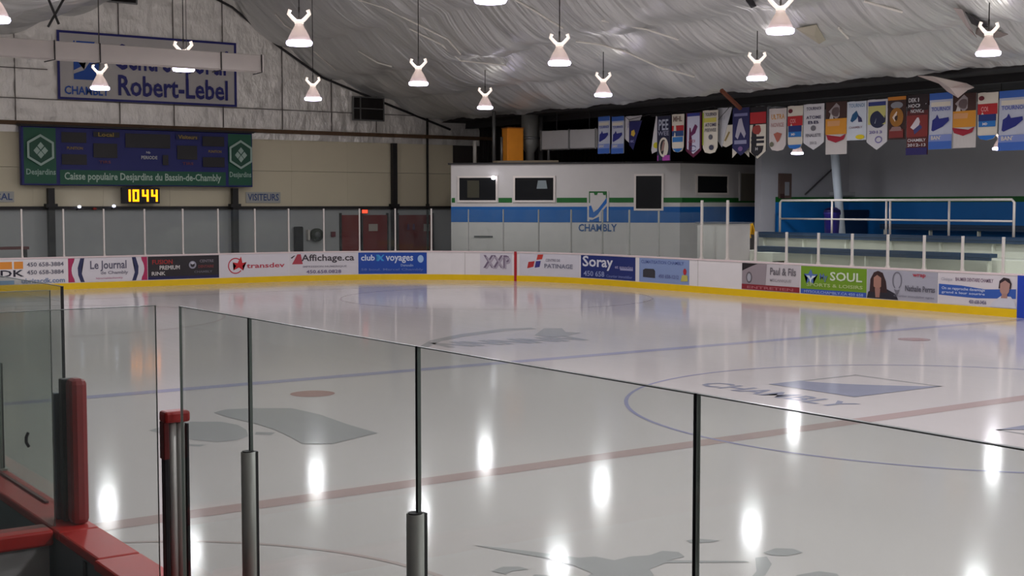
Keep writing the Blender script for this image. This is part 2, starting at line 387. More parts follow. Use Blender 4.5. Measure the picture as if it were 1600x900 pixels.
def ad(px0, px1, base, label, items, v0=.22, v1=HB-.06):
    u0, u1 = u_at(px0), u_at(px1); W_ = u1-u0; H_ = v1-v0; uc = (u0+u1)/2
    c = pfn(uc, v0, .01)
    def fn(u, v, w=0): return pfn(u0+u, v0+v, w+.004)
    fn.curved = True
    t = thing('advertising_panel', c, label, 'advertisement', 'advertising panels on the far boards')
    strip_b = MB(); n = max(1,int(W_/.3)); rings = []
    for i in range(n+1): rings.append([strip_b.bm.verts.new(fn(W_*i/n, v, w)) for v, w in ((0,0),(H_,0),(H_,.004),(0,.004))])
    for A, B in zip(rings, rings[1:]):
        for k in range(4): strip_b.bm.faces.new([A[k],A[(k+1)%4],B[(k+1)%4],B[k]])
    strip_b.bm.faces.new(rings[0]); strip_b.bm.faces.new(rings[-1][::-1])
    strip_b.build('panel', col(base, .35), t)
    decorate(t, fn, W_, H_, items, .007, .006, .35)
    ADS.append((px0, px1, SHORT[len(ADS)]))
T, RC, PL, DI, RI = 'text','rect','poly','disc','ring'
def arc(cx, cy, rx, ry, a0, a1, n=10): return [(cx+rx*math.cos(a0+(a1-a0)*k/n), cy+ry*math.sin(a0+(a1-a0)*k/n)) for k in range(n+1)]
ad(-40,104,(222,216,216),'white and orange advert with phone numbers at the left edge of the far boards',[
  (RC,'colour_block',.0,.52,.62,.92,(222,140,50)),(RC,'divider',.40,.42,.62,.92,(222,216,216)),(T,'lettering','U.DK',.1,.53,.3,.58,(40,36,50)),
  (RC,'colour_band',0,.42,.0,.16,(130,160,190)),(T,'phone_number','450 658-3884',.56,.97,.7,.88,(110,108,120)),(T,'phone_number','450 658-3884',.56,.97,.38,.56,(110,108,120)),
  (T,'web_address','ubrisacdk.com',.5,.98,.02,.22,(110,130,165))])
ad(107,230,(172,40,86),'magenta and white newspaper advert with navy arcs on the far boards',[
  (PL,'white_field',[(.08,0),(.92,0)]+arc(.5,.5,.46,1.0,-.5,.5,8)[1:-1]+[(.92,1),(.08,1)]+arc(.5,.5,.46,1.0,PI-.5,PI+.5,8)[1:-1],(214,208,212)),
  (PL,'navy_arc',[(.20,0),(.15,0),(.12,.3),(.115,.6),(.15,1),(.2,1),(.165,.6),(.165,.35)],(40,44,84)),(PL,'navy_arc',[(.80,0),(.85,0),(.88,.3),(.885,.6),(.85,1),(.8,1),(.835,.6),(.835,.35)],(40,44,84)),
  (T,'lettering','Le Journal',.27,.73,.42,.88,(96,92,110)),(T,'small_lettering','de Chambly',.4,.75,.26,.44,(130,124,136)),(T,'small_lettering','lejournaldechambly',.34,.68,.08,.18,(196,140,160))])
ad(231,342,(40,34,38),'black advert with red and white lettering on the far boards',[
  (RC,'navy_strip',0,1,0,.12,(28,26,74)),(T,'red_lettering','FUSION',.06,.34,.66,.86,(160,40,36)),(T,'white_lettering','PREMIUM',.16,.44,.42,.6,(206,200,196)),(T,'white_lettering','RINK',.05,.24,.18,.34,(206,200,196)),
  (RI,'ring_emblem',.62,.6,.17,.17,.07,0,2*PI,(150,148,160)),(DI,'emblem_center',.62,.68,.08,.06,(190,188,196)),(T,'small_lettering','CENTRE',.72,.92,.7,.82,(130,120,128)),(T,'small_lettering','DENTAIRE',.7,.92,.46,.58,(130,60,60)),(T,'small_lettering','CHAMBLY',.64,.9,.24,.34,(110,108,116))])
ad(344,451,(214,208,212),'white advert with red circled star beside red lettering on the far boards',[
  (RI,'ring_emblem',.22,.5,.36,.36,.05,.6,5.6,(186,50,66)),(PL,'star',[(.18,.66),(.25,.62),(.30,.92),(.32,.62),(.38,.66),(.32,.5),(.33,.28),(.27,.42),(.19,.3),(.23,.5)],(196,36,44)),
  (T,'lettering','transdev',.38,.94,.38,.6,(186,70,84))])
ad(452,559,(210,204,208),'white advert with black lettering beside a small red mark, left of the blue travel advert',[
  (PL,'dark_mark',[(.04,.76),(.09,.9),(.07,.9),(.02,.8)],(60,50,60)),(PL,'red_mark',[(.04,.5),(.12,.96),(.17,.96),(.2,.5),(.15,.5),(.13,.8),(.08,.5)],(170,60,74)),(T,'lettering','Affichage.ca',.18,.95,.54,.94,(64,56,62)),
  (T,'small_lettering','IMPRESSION NUMERIQUE',.2,.84,.32,.42,(140,134,144)),(T,'phone_number','450.658.0828',.25,.76,.06,.22,(110,96,130))])
ad(560,667,(24,70,160),'blue travel agency advert with white lettering on the far boards',[
  (T,'lettering','club',.04,.24,.62,.9,(210,216,230)),(PL,'light_blue_cross',[(.26,.6),(.3,.74),(.26,.9),(.3,.9),(.33,.8),(.36,.9),(.38,.9),(.34,.74),(.38,.6),(.34,.6),(.32,.7),(.3,.6)],(60,150,210)),(T,'lettering','voyages',.4,.8,.5,.84,(210,216,230)),
  (T,'small_lettering','Dumoulin',.62,.8,.34,.46,(150,170,210)),(DI,'pale_disc',.91,.7,.14,.18,(160,190,224)),(T,'small_lettering','58 boul. Marcel Chambly',.04,.95,.12,.26,(96,116,180))])
ad(750,800,(206,200,206),'pale advert with dark purple scrawled logo left of the red goal line mark',[
  (T,'lettering','XXP',.1,.92,.3,.9,(120,104,124)),(T,'lettering_shadow','XXP',.16,.96,.26,.82,(170,160,172))])
ad(812,906,(208,204,210),'white advert with red and blue squares right of the red goal line mark',[
  (PL,'red_square',[(.12,.32),(.22,.4),(.24,.66),(.14,.62)],(180,50,50)),(PL,'blue_square',[(.24,.36),(.32,.4),(.34,.68),(.26,.66)],(60,56,130)),(PL,'red_square',[(.27,.72),(.36,.76),(.38,.98),(.29,.96)],(190,60,50)),
  (T,'small_lettering','CENTRE DE',.42,.66,.66,.78,(140,136,148)),(T,'lettering','PATINAGE',.4,.88,.36,.56,(120,120,136))])
ad(908,993,(28,44,110),'navy advert with large white lettering, right of the red and blue squares advert',[
  (T,'lettering','Soray',.03,.58,.36,.98,(210,210,216)),(T,'small_lettering','et associes',.62,.96,.48,.62,(150,146,180)),(RC,'pale_bar',.72,.96,.42,.5,(150,150,186)),(T,'small_lettering','450 658',.05,.42,.08,.32,(140,150,190)),(T,'small_lettering','Courtier immobilier',.46,.95,.08,.2,(110,122,176))])
ad(999,1077,(132,150,190),'light blue advert with dark machine and red yellow mark on the far boards',[
  (T,'small_lettering','CLIMATISATION CHAMBLY',.04,.9,.78,.92,(80,96,150)),(PL,'dark_machine',[(.08,.2),(.08,.5),(.13,.56),(.3,.56),(.33,.48),(.33,.18)],(56,56,62)),(T,'small_lettering','450 658-1212',.4,.8,.2,.36,(96,104,150)),
  (DI,'red_disc',.92,.52,.1,.13,(180,40,50)),(PL,'yellow_mark',[(.84,.12),(.87,.38),(.97,.38),(.98,.14)],(190,180,90))])
ad(1160,1250,(196,188,190),'pale grey advert with wheel photo and dark red strip on the far boards',[
  (PL,'dark_corner',[(0,.7),(0,1),(.28,1),(.14,.86)],(36,30,34)),(PL,'photo_shading',[(0,.2),(0,.7),(.14,.86),(.28,1),(.44,1),(.42,.2)],(150,138,142)),(RI,'wheel_rim',.13,.46,.16,.22,.06,0,2*PI,(100,92,98)),(DI,'wheel',.13,.46,.1,.15,(170,170,176)),
  (RC,'red_strip',0,1,0,.2,(136,36,46)),(T,'lettering','Paul & Fils',.5,.94,.6,.88,(110,104,110)),(T,'small_lettering','MECANIQUE',.5,.86,.34,.46,(160,152,156)),(T,'small_lettering','ENTRETIEN',.1,.9,.04,.14,(176,100,106))])
ad(1252,1354,(112,150,34),'green sports club advert with white star over a blue strip on the far boards',[
  (RC,'blue_strip',0,1,0,.17,(56,84,170)),(PL,'star',[(.05,.72),(.12,.72),(.16,.9),(.19,.72),(.27,.72),(.2,.58),(.2,.36),(.145,.48),(.09,.36),(.11,.58)],(84,110,170)),(PL,'white_star',[(.09,.66),(.14,.66),(.16,.56),(.18,.66),(.24,.66),(.17,.52),(.16,.34),(.14,.52)],(206,216,216)),
  (T,'blue_lettering','My',.3,.42,.46,.76,(96,120,160)),(T,'lettering','SOUL',.46,.94,.52,.84,(206,214,190)),(T,'small_lettering','SPORTS & LOISIRS',.1,.95,.28,.4,(180,196,130)),(T,'small_lettering','MYSOULCHAMBLY.CA 450 658',.06,.96,.03,.13,(150,168,220))])
ad(1355,1465,(168,166,176),'grey advert with a long haired portrait and balloon outline on the far boards',[
  (PL,'portrait_jacket',[(.0,0),(.02,.22),(.1,.34),(.3,.34),(.42,.2),(.46,0)],(40,38,48)),(PL,'portrait_hair',[(.04,.22),(.05,.66),(.1,.9),(.16,.96),(.23,.9),(.28,.6),(.3,.22)],(56,34,34)),(PL,'portrait_face',[(.1,.42),(.1,.72),(.15,.82),(.21,.72),(.21,.42),(.16,.3)],(168,122,106)),(PL,'portrait_neck',[(.13,.04),(.12,.36),(.2,.36),(.19,.04)],(160,116,104)),
  (RI,'balloon_outline',.44,.66,.2,.3,.04,-1.1,PI+1.1,(116,114,124)),(PL,'balloon_stem',[(.40,.36),(.44,.12),(.48,.36),(.45,.34),(.43,.34)],(116,114,124)),(T,'red_lettering','wrap',.66,.84,.78,.92,(176,50,66)),(T,'lettering','Nathalie Perras',.56,.97,.32,.52,(90,88,98)),(T,'small_lettering','Courtier immobilier agree',.4,.96,.1,.18,(130,128,140))])
ad(1467,1591,(214,206,208),'white and blue advert with a portrait in a white coat on the far boards',[
  (PL,'blue_wave',[(0,.28),(0,.64),(.3,.62),(.6,.54),(.98,.6),(.98,.3),(.5,.24),(.2,.26)],(52,90,170)),(T,'lettering','BAUMIER DENTAIRE CHAMBLY',.22,.7,.76,.88,(120,96,116)),(T,'small_lettering','Clinique',.03,.18,.72,.86,(180,176,184)),
  (T,'lettering','On se rapproche davantage',.04,.6,.44,.56,(190,200,226)),(T,'lettering','grand a leur sourire',.04,.6,.32,.42,(190,200,226)),(T,'small_lettering','450 658-3456',.4,.62,.06,.18,(96,90,120)),
  (PL,'portrait_coat',[(.66,0),(.7,.16),(.8,.36),(.92,.36),(.97,.2),(.99,0)],(206,204,212)),(PL,'portrait_hair',[(.77,.6),(.78,.84),(.83,.95),(.9,.92),(.93,.76),(.92,.6)],(50,38,42)),(PL,'portrait_face',[(.79,.5),(.79,.76),(.85,.86),(.91,.76),(.9,.5),(.86,.38),(.82,.4)],(176,136,124)),(PL,'portrait_neck',[(.8,.3),(.82,.44),(.88,.44),(.88,.3)],(168,128,116))])
def where(px):
    best = None
    for a, b_, l in ADS:
        if a <= px <= b_:
            f = (px-a)/(b_-a); s = 'left part' if f < .34 else 'middle' if f < .67 else 'right part'
            return 'above the %s of the %s advert' % (s, l)
    for a, b_, l in sorted(ADS, key=lambda t: min(abs(t[0]-px), abs(t[1]-px))):
        return 'over the plain white boards, %s the %s advert' % ('left of' if px < a else 'right of', l)
# ------------------------------------------------------------------ far glass: posts and panes
def far_post(px, ztop, w=.05, m=WMET, fancy='white'):
    u = u_at(px)
    t = thing('glass_post', pfn(u, HB, -.09), '%s rink glass post %s' % (fancy, where(px)), 'post', 'glass posts along the far boards')
    p, n = path(u); tg = Vector((n.y, -n.x, 0)); fn = frame(p, tg, (0,0,1), n)
    def bx(a, c, z0, z1, w0, w1):
        b = MB(); b.prism([(a,z0),(c,z0),(c,z1),(a,z1)], fn, w0, w1); return b
    bx(-w/2, w/2, HB, ztop, -.11, -.05).build('post', m, t, bevel=.006)
    bx(-w*.6, w*.6, HB, HB+.05, -.13, -.03).build('foot', m, t)
    return u
def far_pane(ua, ub, ztop, px):
    t = thing('rink_shield', pfn((ua+ub)/2, HB, -.08), 'clear rink glass pane %s' % where(px), 'glass pane', 'glass panes along the far boards')
    strip(MB(), ua+.04, ub-.04, HB+.006, ztop-.02, -.085, -.075, .6).build('pane', GLASSF, t)
ends = [-30,36,102,165,228,288,343,400,453,507,562,618,674]
us = [far_post(p, 2.58) for p in ends]
for p in (731,785,840,890,938,980,1026): us.append(far_post(p, 2.55, .035, mat('dull_post', (150,152,146), .5), 'slim grey')); ends.append(p)
for (a, c, pa, pc) in zip(us, us[1:], ends, ends[1:]): far_pane(a, c, 2.56, (pa+pc)/2)
far_post(1093, 2.85, .07); far_post(1133, 2.85, .07, WMET, 'tall white')
far_pane(u_at(1093), u_at(1133), 2.83, 1113); far_pane(u_at(1026), u_at(1093), 2.5, 1060)
sd = [1177,1225,1275,1328,1383,1440,1500,1563]; us = [far_post(p, 1.93, .06, WMET, 'short white') for p in sd] ; sd.append(1640); us.append(u_at(1640))
for (a, c, pa, pc) in zip(us, us[1:], sd, sd[1:]): far_pane(a, c, 1.91, (pa+pc)/2)
# ------------------------------------------------------------------ white corner building
CORN = Vector((16.8, 24.2, 0)); LEFT = Vector((11.1, 30.4, 0)); ZR = 4.19
fd = (CORN-LEFT).normalized(); fnrm = Vector((fd.y, -fd.x, 0)); fnrm = -fnrm if fnrm.dot(CAM-CORN) < 0 else fnrm
F1 = frame(LEFT, fd, (0,0,1), fnrm); LF = (CORN-LEFT).length
F2 = frame(CORN, (1,0,0), (0,0,1), (0,-1,0))
def f1uv(px, py):
    d = ray(px, py); t = (LEFT-CAM).dot(fnrm)/d.dot(fnrm); p = CAM+d*t; return (p-LEFT).dot(fd), p.z
def f2uv(px, py): p = aty(px, py, CORN.y); return p.x-CORN.x, p.z
def wallrect(b, fn, a, c, w0=-.2, w1=0): b.prism([a,(c[0],a[1]),c,(a[0],c[1])], fn, w0, w1)
b = MB(); poly = [tuple(LEFT[:2]), tuple(CORN[:2]), (21.3,24.2), (21.3,30.0), (15,36.0), (13.0,32.6)]
def fz(u, v, w): return Vector((u, v, w))
b.prism(poly, fz, 0, ZR); struct(b.build('wall_block', WPAINT)).name = 'wall_corner'
z1 = f1uv(900,323)[1]; z0 = f1uv(900,347.5)[1]; g1 = f1uv(900,309)[1]; g0 = f1uv(900,316.5)[1]
b = MB(); b.prism([(0,z0),(LF,z0),(LF,z1),(0,z1)], F1, 0, .01); b.prism([(0,z0),(4.0,z0),(4.0,z1),(0,z1)], F2, 0, .01); struct(b.build('trim_9', BLUEP))
b = MB()
for p0, p1 in ((706,711),(779,800),(870,917),(952,990),(1036,1066)): 
    a, c = f1uv(p0,312)[0], f1uv(p1,312)[0]; b.prism([(max(a,0),g0),(c,g0),(c,g1),(max(a,0),g1)], F1, 0, .012)
b.prism([(0.02,g0),(4.0,g0),(4.0,g1),(0.02,g1)], F2, 0, .012); struct(b.build('trim_10', GREENP))
struct((lambda b: (b.prism([(-.1,ZR),(LF+.1,ZR),(LF+.1,ZR+.06),(-.1,ZR+.06)], F1, -.3, .08), b.prism([(0,ZR),(4.4,ZR),(4.4,ZR+.06),(0,ZR+.06)], F2, -.3, .08), b)[-1])(MB()).build('trim_11', DARK))
def bwindow(k, uvf, fn, x0, y0, x1, y1, extra=None):
    (a, zt), (c, zb) = uvf(x0, y0), uvf(x1, y1); c = uvf(x1, y0)[0]; zb = uvf(x0, y1)[1]
    b = MB(); f = .07
    for r in (((a-f,zb-f),(c+f,zb)),((a-f,zt),(c+f,zt+f)),((a-f,zb),(a,zt)),((c,zb),(c+f,zt))): wallrect(b, fn, r[0], r[1], .0, .05)
    o = b.build('window_%d' % k, WMET); struct(o)
    MB().prism([(a,zb),(c,zb),(c,zt),(a,zt)], fn, .005, .02).build('window_glass', WINB, o)
    if extra: extra(o, fn, a, c, zb, zt)
    return o
def ex1(o, fn, a, c, zb, zt):
    MB().prism([(a+.3,zb+.1),(a+.75,zb+.1),(a+.75,zt-.1),(a+.3,zt-.1)], fn, .02, .026).build('curtain', mat('dull_curtain', (62,60,46), .8), o)
def ex2(o, fn, a, c, zb, zt):
    MB().prism([(a+.8,zb+.42),(a+1.2,zb+.42),(a+1.15,zb+.72),(a+.85,zb+.72)], fn, .02, .026).build('lit_notice', mat('pale_notice', (120,130,132), .5), o)  # flat pale panel just in front of the window glass
bwindow(1, f1uv, F1, 718,278,775,313, ex1); bwindow(2, f1uv, F1, 805,278,865,313, ex2)
bwindow(3, f1uv, F1, 994,275,1034,326); bwindow(4, f2uv, F2, 1089,275,1136,301)
def door(k, fn, uvf, x0, y0, x1, y1, m, fm):
    a, zt = uvf(x0,y0); c, zb = uvf(x1,y1); 
    o = MB().prism([(a,zb),(c,zb),(c,zt),(a,zt)], fn, 0, .04).build('door_%d' % k, m); struct(o)
    b = MB(); 
    for r in (((a-.06,zb),(a,zt+.06)),((c,zb),(c+.06,zt+.06)),((a,zt),(c,zt+.06))): wallrect(b, fn, r[0], r[1], 0, .07)
    b.build('door_frame', fm, o); return o
door(1, F2, f2uv, 1156,271,1178,314, mat('beige_door', (128,120,106), .6), WPAINT)
# crest and name on the building
(a, _), (c, _) = f1uv(918,300), f1uv(951,300); zt = f1uv(935,298)[1]; zb = f1uv(935,346)[1]
cr = thing('town_crest', F1(a, zb, 0), 'white crest panel with blue wave and green top on the white building', 'emblem')
MB().prism([(a,zb),(c,zb),(c,zt),(a,zt)], F1, .01, .03).build('panel', WPAINT, cr)
def fcr(u, v, w=0): return F1(a+u, zb+v, w+.03)
fcr.curved = False
decorate(cr, fcr, c-a, zt-zb, [(RC,'green_edge',.08,.92,.93,.98,(14,96,30)),(PL,'green_notch',[(.3,.94),(.5,.94),(.46,.86),(.34,.86)],(14,96,30)),(PL,'green_notch',[(.72,.94),(.9,.94),(.86,.86),(.76,.86)],(14,96,30)),
  (RC,'green_edge',.08,.12,.6,.95,(14,96,30)),(RC,'green_edge',.88,.92,.6,.95,(14,96,30)),
  (PL,'blue_wave',[(.08,.14),(.08,.5),(.18,.52),(.3,.3),(.5,.4),(.75,.62),(.92,.78),(.92,.6),(.7,.42),(.5,.22),(.3,.12)],(10,96,176)),(PL,'blue_wave',[(.1,0),(.1,.06),(.34,.04),(.56,.16),(.56,0)],(10,96,176)),(PL,'blue_wave',[(.66,0),(.66,.3),(.92,.5),(.92,0)],(10,96,176))])
(a2, zb2) = f1uv(904,361.5); (c2, zt2) = f1uv(964,350)
tn = MB(); vs_, fs_ = text_polys('CHAMBLY', .02); bv = []
for f in (0,): 
    A = {}
    top = [tn.bm.verts.new(F1(a2+(c2-a2)*x, zb2+(zt2-zb2)*y, .02)) for x,y in vs_]
    for f_ in fs_: tn.bm.faces.new([top[k] for k in f_])
tag(tn.build('wall_lettering', col((40,84,140))), 'blue CHAMBLY lettering on the white building under the crest', 'lettering')
(a2, zb2) = f1uv(741,371); (c2, zt2) = f1uv(770,368.5)
tag(MB().prism([(a2,zb2),(c2,zb2),(c2,zt2),(a2,zt2)], F1, .0, .03).build('wall_vent', col((80,82,80))), 'narrow dark slot vent low on the white building', 'vent')
p = F1(f1uv(772,278)[0], f1uv(772,278)[1], .12)
fl_ = thing('security_light', p, 'small bright light at the top corner of the leftmost window of the white building', 'light')
MB().lathe([(0,.07),(.05,.06),(.07,0),(.06,-.05),(0,-.07)], p).build('bulb', mat('bulb_glow', (255,255,255), emit=(240,240,255), estr=7), fl_, True)
MB().tube([p+Vector((0,0,.02)), p-fnrm*.12+Vector((0,0,.04))], .02).build('bracket', DARK, fl_)
# stuff on the roof of the building
def roofpt(px, back, z): 
    d = ray(px, 325); d = Vector((d.x,d.y,0)).normalized(); q = (LEFT-CAM).dot(fnrm)/d.dot(fnrm); p = CAM+d*(q+back); return Vector((p.x,p.y,z))
def zat(px, py, p): # height at a plan point for an image row
    d = ray(px, py); h = math.hypot(d.x,d.y); return CAM.z + d.z/h*math.hypot(p.x-CAM.x, p.y-CAM.y)
def pole(px, yt, yb, back, r, m, name, label, cat):
    p = roofpt(px, back, 0); zt_, zb_ = zat(px,yt,p), ZR
    return tag(MB().tube([(p.x,p.y,zb_),(p.x,p.y,zt_)], r).build(name, m, smooth=True), label, cat)
pole(742,220,258,1.2,.07,mat('pale_pipe',(150,146,138)),'roof_post','short pale post at the left end of the building roof','post')
pole(772,170,262,2.0,.07,GALV,'steel_pole','thin grey pole left of the orange cabinet, reaching up to the ceiling','pole')
pole(784,214,262,1.6,.05,GALV,'roof_post','short thin grey post just left of the orange cabinet','post')
pole(845,160,262,3.0,.09,GALV,'steel_pole','grey pole right of the round duct, reaching up to the ceiling','pole')
pole(857,208,262,1.6,.05,GALV,'roof_post','short thin grey post under the left end of the horizontal duct','post')
p = roofpt(828,2.2,0); zt_ = zat(828,180,p)
dt = thing('vertical_duct', (p.x,p.y,ZR), 'round grey vertical duct beside the orange cabinet on the building roof', 'duct')
MB().lathe([(.17,0),(.17,.5),(.33,.75),(.35,1.0),(.33,1.05),(.33,zt_-ZR)], (p.x,p.y,ZR)).build('duct_body', mat('grey_duct',(128,128,122),.5,.3,bump=.2), dt, True)
MB().lathe([(.36,1.0),(.38,1.02),(.38,1.08),(.36,1.1)], (p.x,p.y,ZR)).build('collar', GALV, dt, True)
p = roofpt(801,1.6,0); zt_ = zat(801,201,p); w_ = 27/F*49/2
oc = thing('electrical_cabinet', (p.x,p.y,ZR+.06), 'tall orange metal cabinet standing on the building roof', 'cabinet')
M_ = Matrix.Translation((p.x,p.y,0)) @ Matrix.Rotation(-YAW+.35,4,'Z')
ORG = mat('orange_cabinet',(226,140,22),.5,var=.1)
MB().box((-w_,-.3,ZR+.08),(w_,.3,zt_),M_).build('body', ORG, oc, bevel=.02)
MB().box((-w_+.04,-.32,ZR+.14),(w_*.2,-.3,zt_-.06),M_).build('door', ORG, oc)
MB().box((-w_-.02,-.34,zt_),(w_+.02,.32,zt_+.03),M_).build('top_lid', mat('dark_orange',(150,88,20),.5), oc)
MB().box((-w_,-.3,ZR+.06),(w_,.3,ZR+.08),M_).build('plinth', DARK, oc)
# horizontal duct
pa, pb = roofpt(862,2.2,0), roofpt(935,1.2,0); d_ = (pb-pa).normalized(); zt_ = zat(862,206,pa); zb_ = zat(862,235,pa)
hd = thing('horizontal_duct', (pa.x,pa.y,zb_), 'large pale rectangular duct above the building roof, left of the banners', 'duct')
fh = frame(pa, d_, (0,0,1), Vector((d_.y,-d_.x,0)))
PD = mat('pale_duct',(172,170,168),.45,.3)
MB().prism([(0,zb_),(2.6,zb_),(2.6,zt_),(0,zt_)], fh, 0, .7).build('duct_body', PD, hd, bevel=.03)
for k in (0,1.3,2.5): MB().prism([(k,zb_-.02),(k+.07,zb_-.02),(k+.07,zt_+.02),(k,zt_+.02)], fh, -.02, .72).build('flange', GALV, hd)
for k in (.5,2.0): MB().tube([fh(k,zt_,.35), fh(k,6.12,.35)], .02).build('hanger', DARK, hd)
# railing board along roof
pa, pb = roofpt(770,.9,0), roofpt(865,.9,0)
MB_ = MB().prism([(0,ZR+.05),((pb-pa).length,ZR+.05),((pb-pa).length,ZR+.16),(0,ZR+.16)], frame(pa,(pb-pa),(0,0,1),(0,-1,0)), 0, .3)
tag(MB_.build('plank_stack', mat('dull_wood',(120,108,88),.7)), 'flat board lying on the roof edge under the orange cabinet', 'board')
# ------------------------------------------------------------------ stands on the right
def slab(x0,x1,y0,y1,z0,z1,m,name='wall_stand'): return struct(MB().box((x0,y0,z0),(x1,y1,z1)).build(name, m))
st = MB().box((15.0,-10,0),(16.4,20.6,.75)); st.box((16.4,-10,0),(18.1,21.0,1.2)); st.box((18.1,-10,0),(XS,YR,1.62)); struct(st.build('floor_tiers', CONC)).name = 'floor'
zq = 1.35
def bench(x, y0, y1, z, zf, label):
    t = thing('spectator_bench', (x,(y0+y1)/2,zf), label, 'bench', 'benches in the stands')
    MB().box((x-.02,y0,z-.06),(x+.32,y1,z+.05)).build('seat_plank', NAVYB, t, bevel=.01)
    MB().box((x-.0,y0,z-.14),(x+.05,y1,z-.06)).build('front_rail', NAVYB, t)
    n = int((y1-y0)/1.8)
    for i in range(n+1):
        y = y0+.1+(y1-y0-.25)*i/n; MB().box((x+.08,y,zf),(x+.22,y+.05,z-.06)).build('bench_leg', CONC, t)
bench(16.0, 10.9, 19.6, 1.33, .75, 'lower long navy bench just behind the right side glass')
bench(17.9, 10.3, 21.4, 1.74, 1.2, 'upper long navy bench at the foot of the white railing')
bench(21.9, 6.0, 19.5, 2.0, 1.62, 'back bench against the dark blue wall behind the railing')
rl = thing('guard_railing', (18.35,16,1.62), 'long white pipe railing with four posts and two rails in front of the blue wall', 'railing')
pts = [(1218,312),(1588,313)]; XR = 18.35; ya = atx(1219,312,XR).y; yb = atx(1585,312,XR).y; zr = atx(1400,312.5,XR).z
MB().tube([(XR,ya,1.62),(XR,ya,zr-.08),(XR,ya-.08,zr),(XR,yb+.08,zr),(XR,yb,zr-.08),(XR,yb,1.62)], .04).build('top_rail', WMET, rl, True)
MB().tube([(XR,ya,zr-.62),(XR,yb,zr-.62)], .03).build('middle_rail', WMET, rl, True)
for px in (1300,1385,1391,1483):
    y = atx(px,330,XR).y; MB().tube([(XR,y,1.62),(XR,y,zr)], .035).build('post', WMET, rl, True)
# column leaning slightly
XC_ = 19.2; pt, pb_ = atx(1303,225,XC_), atx(1315,366,XC_)
cl = thing('white_column', (pb_.x,pb_.y,1.62), 'slightly leaning white steel column standing behind the railing', 'column')
MB().tube([(pb_.x,pb_.y,1.62),(pt.x,pt.y,pt.z),(pt.x,pt.y+.1,6.12)], .14, 14).build('shaft', mat('bluish_white_paint',(186,196,206),.5), cl, True)
MB().box((pb_.x-.2,pb_.y-.2,1.62),(pb_.x+.2,pb_.y+.2,1.66)).build('base_plate', GALV, cl)
# brace line on the wall
a_, c_ = aty(1258,304,YR-.1), aty(1303,262,YR-.1)
tag(MB().tube([a_,c_],.03,6).build('conduit', mat('dull_conduit',(84,82,84))), 'thin dark diagonal conduit on the grey wall left of the white column', 'conduit')
# door with brown frame
fr_, W_, H_ = yframe(1216,271,1235,310,YR)
dd = MB().prism([(0,0),(W_,0),(W_,H_),(0,H_)], fr_, .0, .05).build('door_2', mat('brown_door',(92,74,68),.6)); struct(dd)
MB().prism([(W_*.45,.1),(W_*.8,.1),(W_*.8,H_*.66),(W_*.45,H_*.66)], fr_, .05, .06).build('door_pane', mat('door_pane',(140,142,148),.3), dd)
MB().prism([(W_*.1,0),(W_*.4,0),(W_*.4,H_*.18),(W_*.1,H_*.18)], fr_, .05, .07).build('kick_panel', mat('dark_kick',(60,34,34)), dd)
# bin and dark cabinet
p = atx(1300,364,19.0)
bn = thing('waste_bin', (19.0,p.y,1.62), 'tall dark purple blue bin behind the railing, left of the white column', 'bin')
MB().lathe([(.2,0),(.24,.05),(.27,.75),(.29,.78),(.29,.84),(.25,.86)], (19.0,p.y,1.62)).build('bin_body', mat('purple_blue_bin',(34,26,110),.5), bn, True)
MB().lathe([(.29,.84),(.27,.92),(.15,1.0),(0,1.02)], (19.0,p.y,1.62)).build('bin_lid', mat('dark_bin_lid',(30,24,80),.5), bn, True)
p = aty(1318,366,YR-1.0); q = aty(1346,366,YR-1.0)
cb = thing('storage_cabinet', (p.x,YR-1.0,1.62), 'dark navy box cabinet behind the white column against the blue wall', 'cabinet')
zc_ = aty(1330,328,YR-1).z
MB().box((p.x,YR-1.0,1.62),(q.x+.3,YR-.3,zc_)).build('body', mat('navy_cabinet',(18,50,88),.5), cb, bevel=.02)
MB().box((p.x-.03,YR-1.04,zc_-.25),(q.x+.35,YR-.25,zc_)).build('lid', mat('navy_lid',(12,34,66),.5), cb, bevel=.02)
fr_, W_, H_ = yframe(1306,300,1352,306,YR-.3)
tag(MB().prism([(0,0),(W_,0),(W_,H_),(0,H_)], fr_, -.3,.0).build('wall_shelf', mat('pale_ledge',(176,178,180))), 'pale ledge on the wall above the green band beside the white column', 'shelf')
# wet floor signs
def wet_sign(px, pb, pt_, X, label):
    p = atx(px, pb, X); h = atx(px, pt_, X).z-p.z; t = thing('wet_floor_sign', p, label, 'sign')
    w_ = .17; YS = mat('yellow_plastic',(214,160,22),.5)
    for s in (-1,1):
        fn = frame(p+Vector((0,.0,0))+Vector((-s*.16,0,0)), (0,-1,0), Vector((s*.16/h,0,1)), (-s,0,0))
        MB().prism([(-w_,0),(-w_*.55,0),(-w_*.5,.12),(w_*.5,.12),(w_*.55,0),(w_,0),(w_*.7,h),(-w_*.7,h)], fn, -.01,.01).build('panel', YS, t)
    fn = frame(p+Vector((-.16,0,0)), (0,-1,0), Vector((.16/h,0,1)), (-1,0,0))
    MB().prism([(-.06,.3),(.06,.3),(0,.48)], fn, .01,.014).build('pictogram', col((40,30,24)), t)
wet_sign(1206,365,332,19.2,'yellow folding wet floor sign at the left end of the white railing')
wet_sign(1171,372,347,15.6,'yellow folding wet floor sign by the steps beside the white penalty booth')
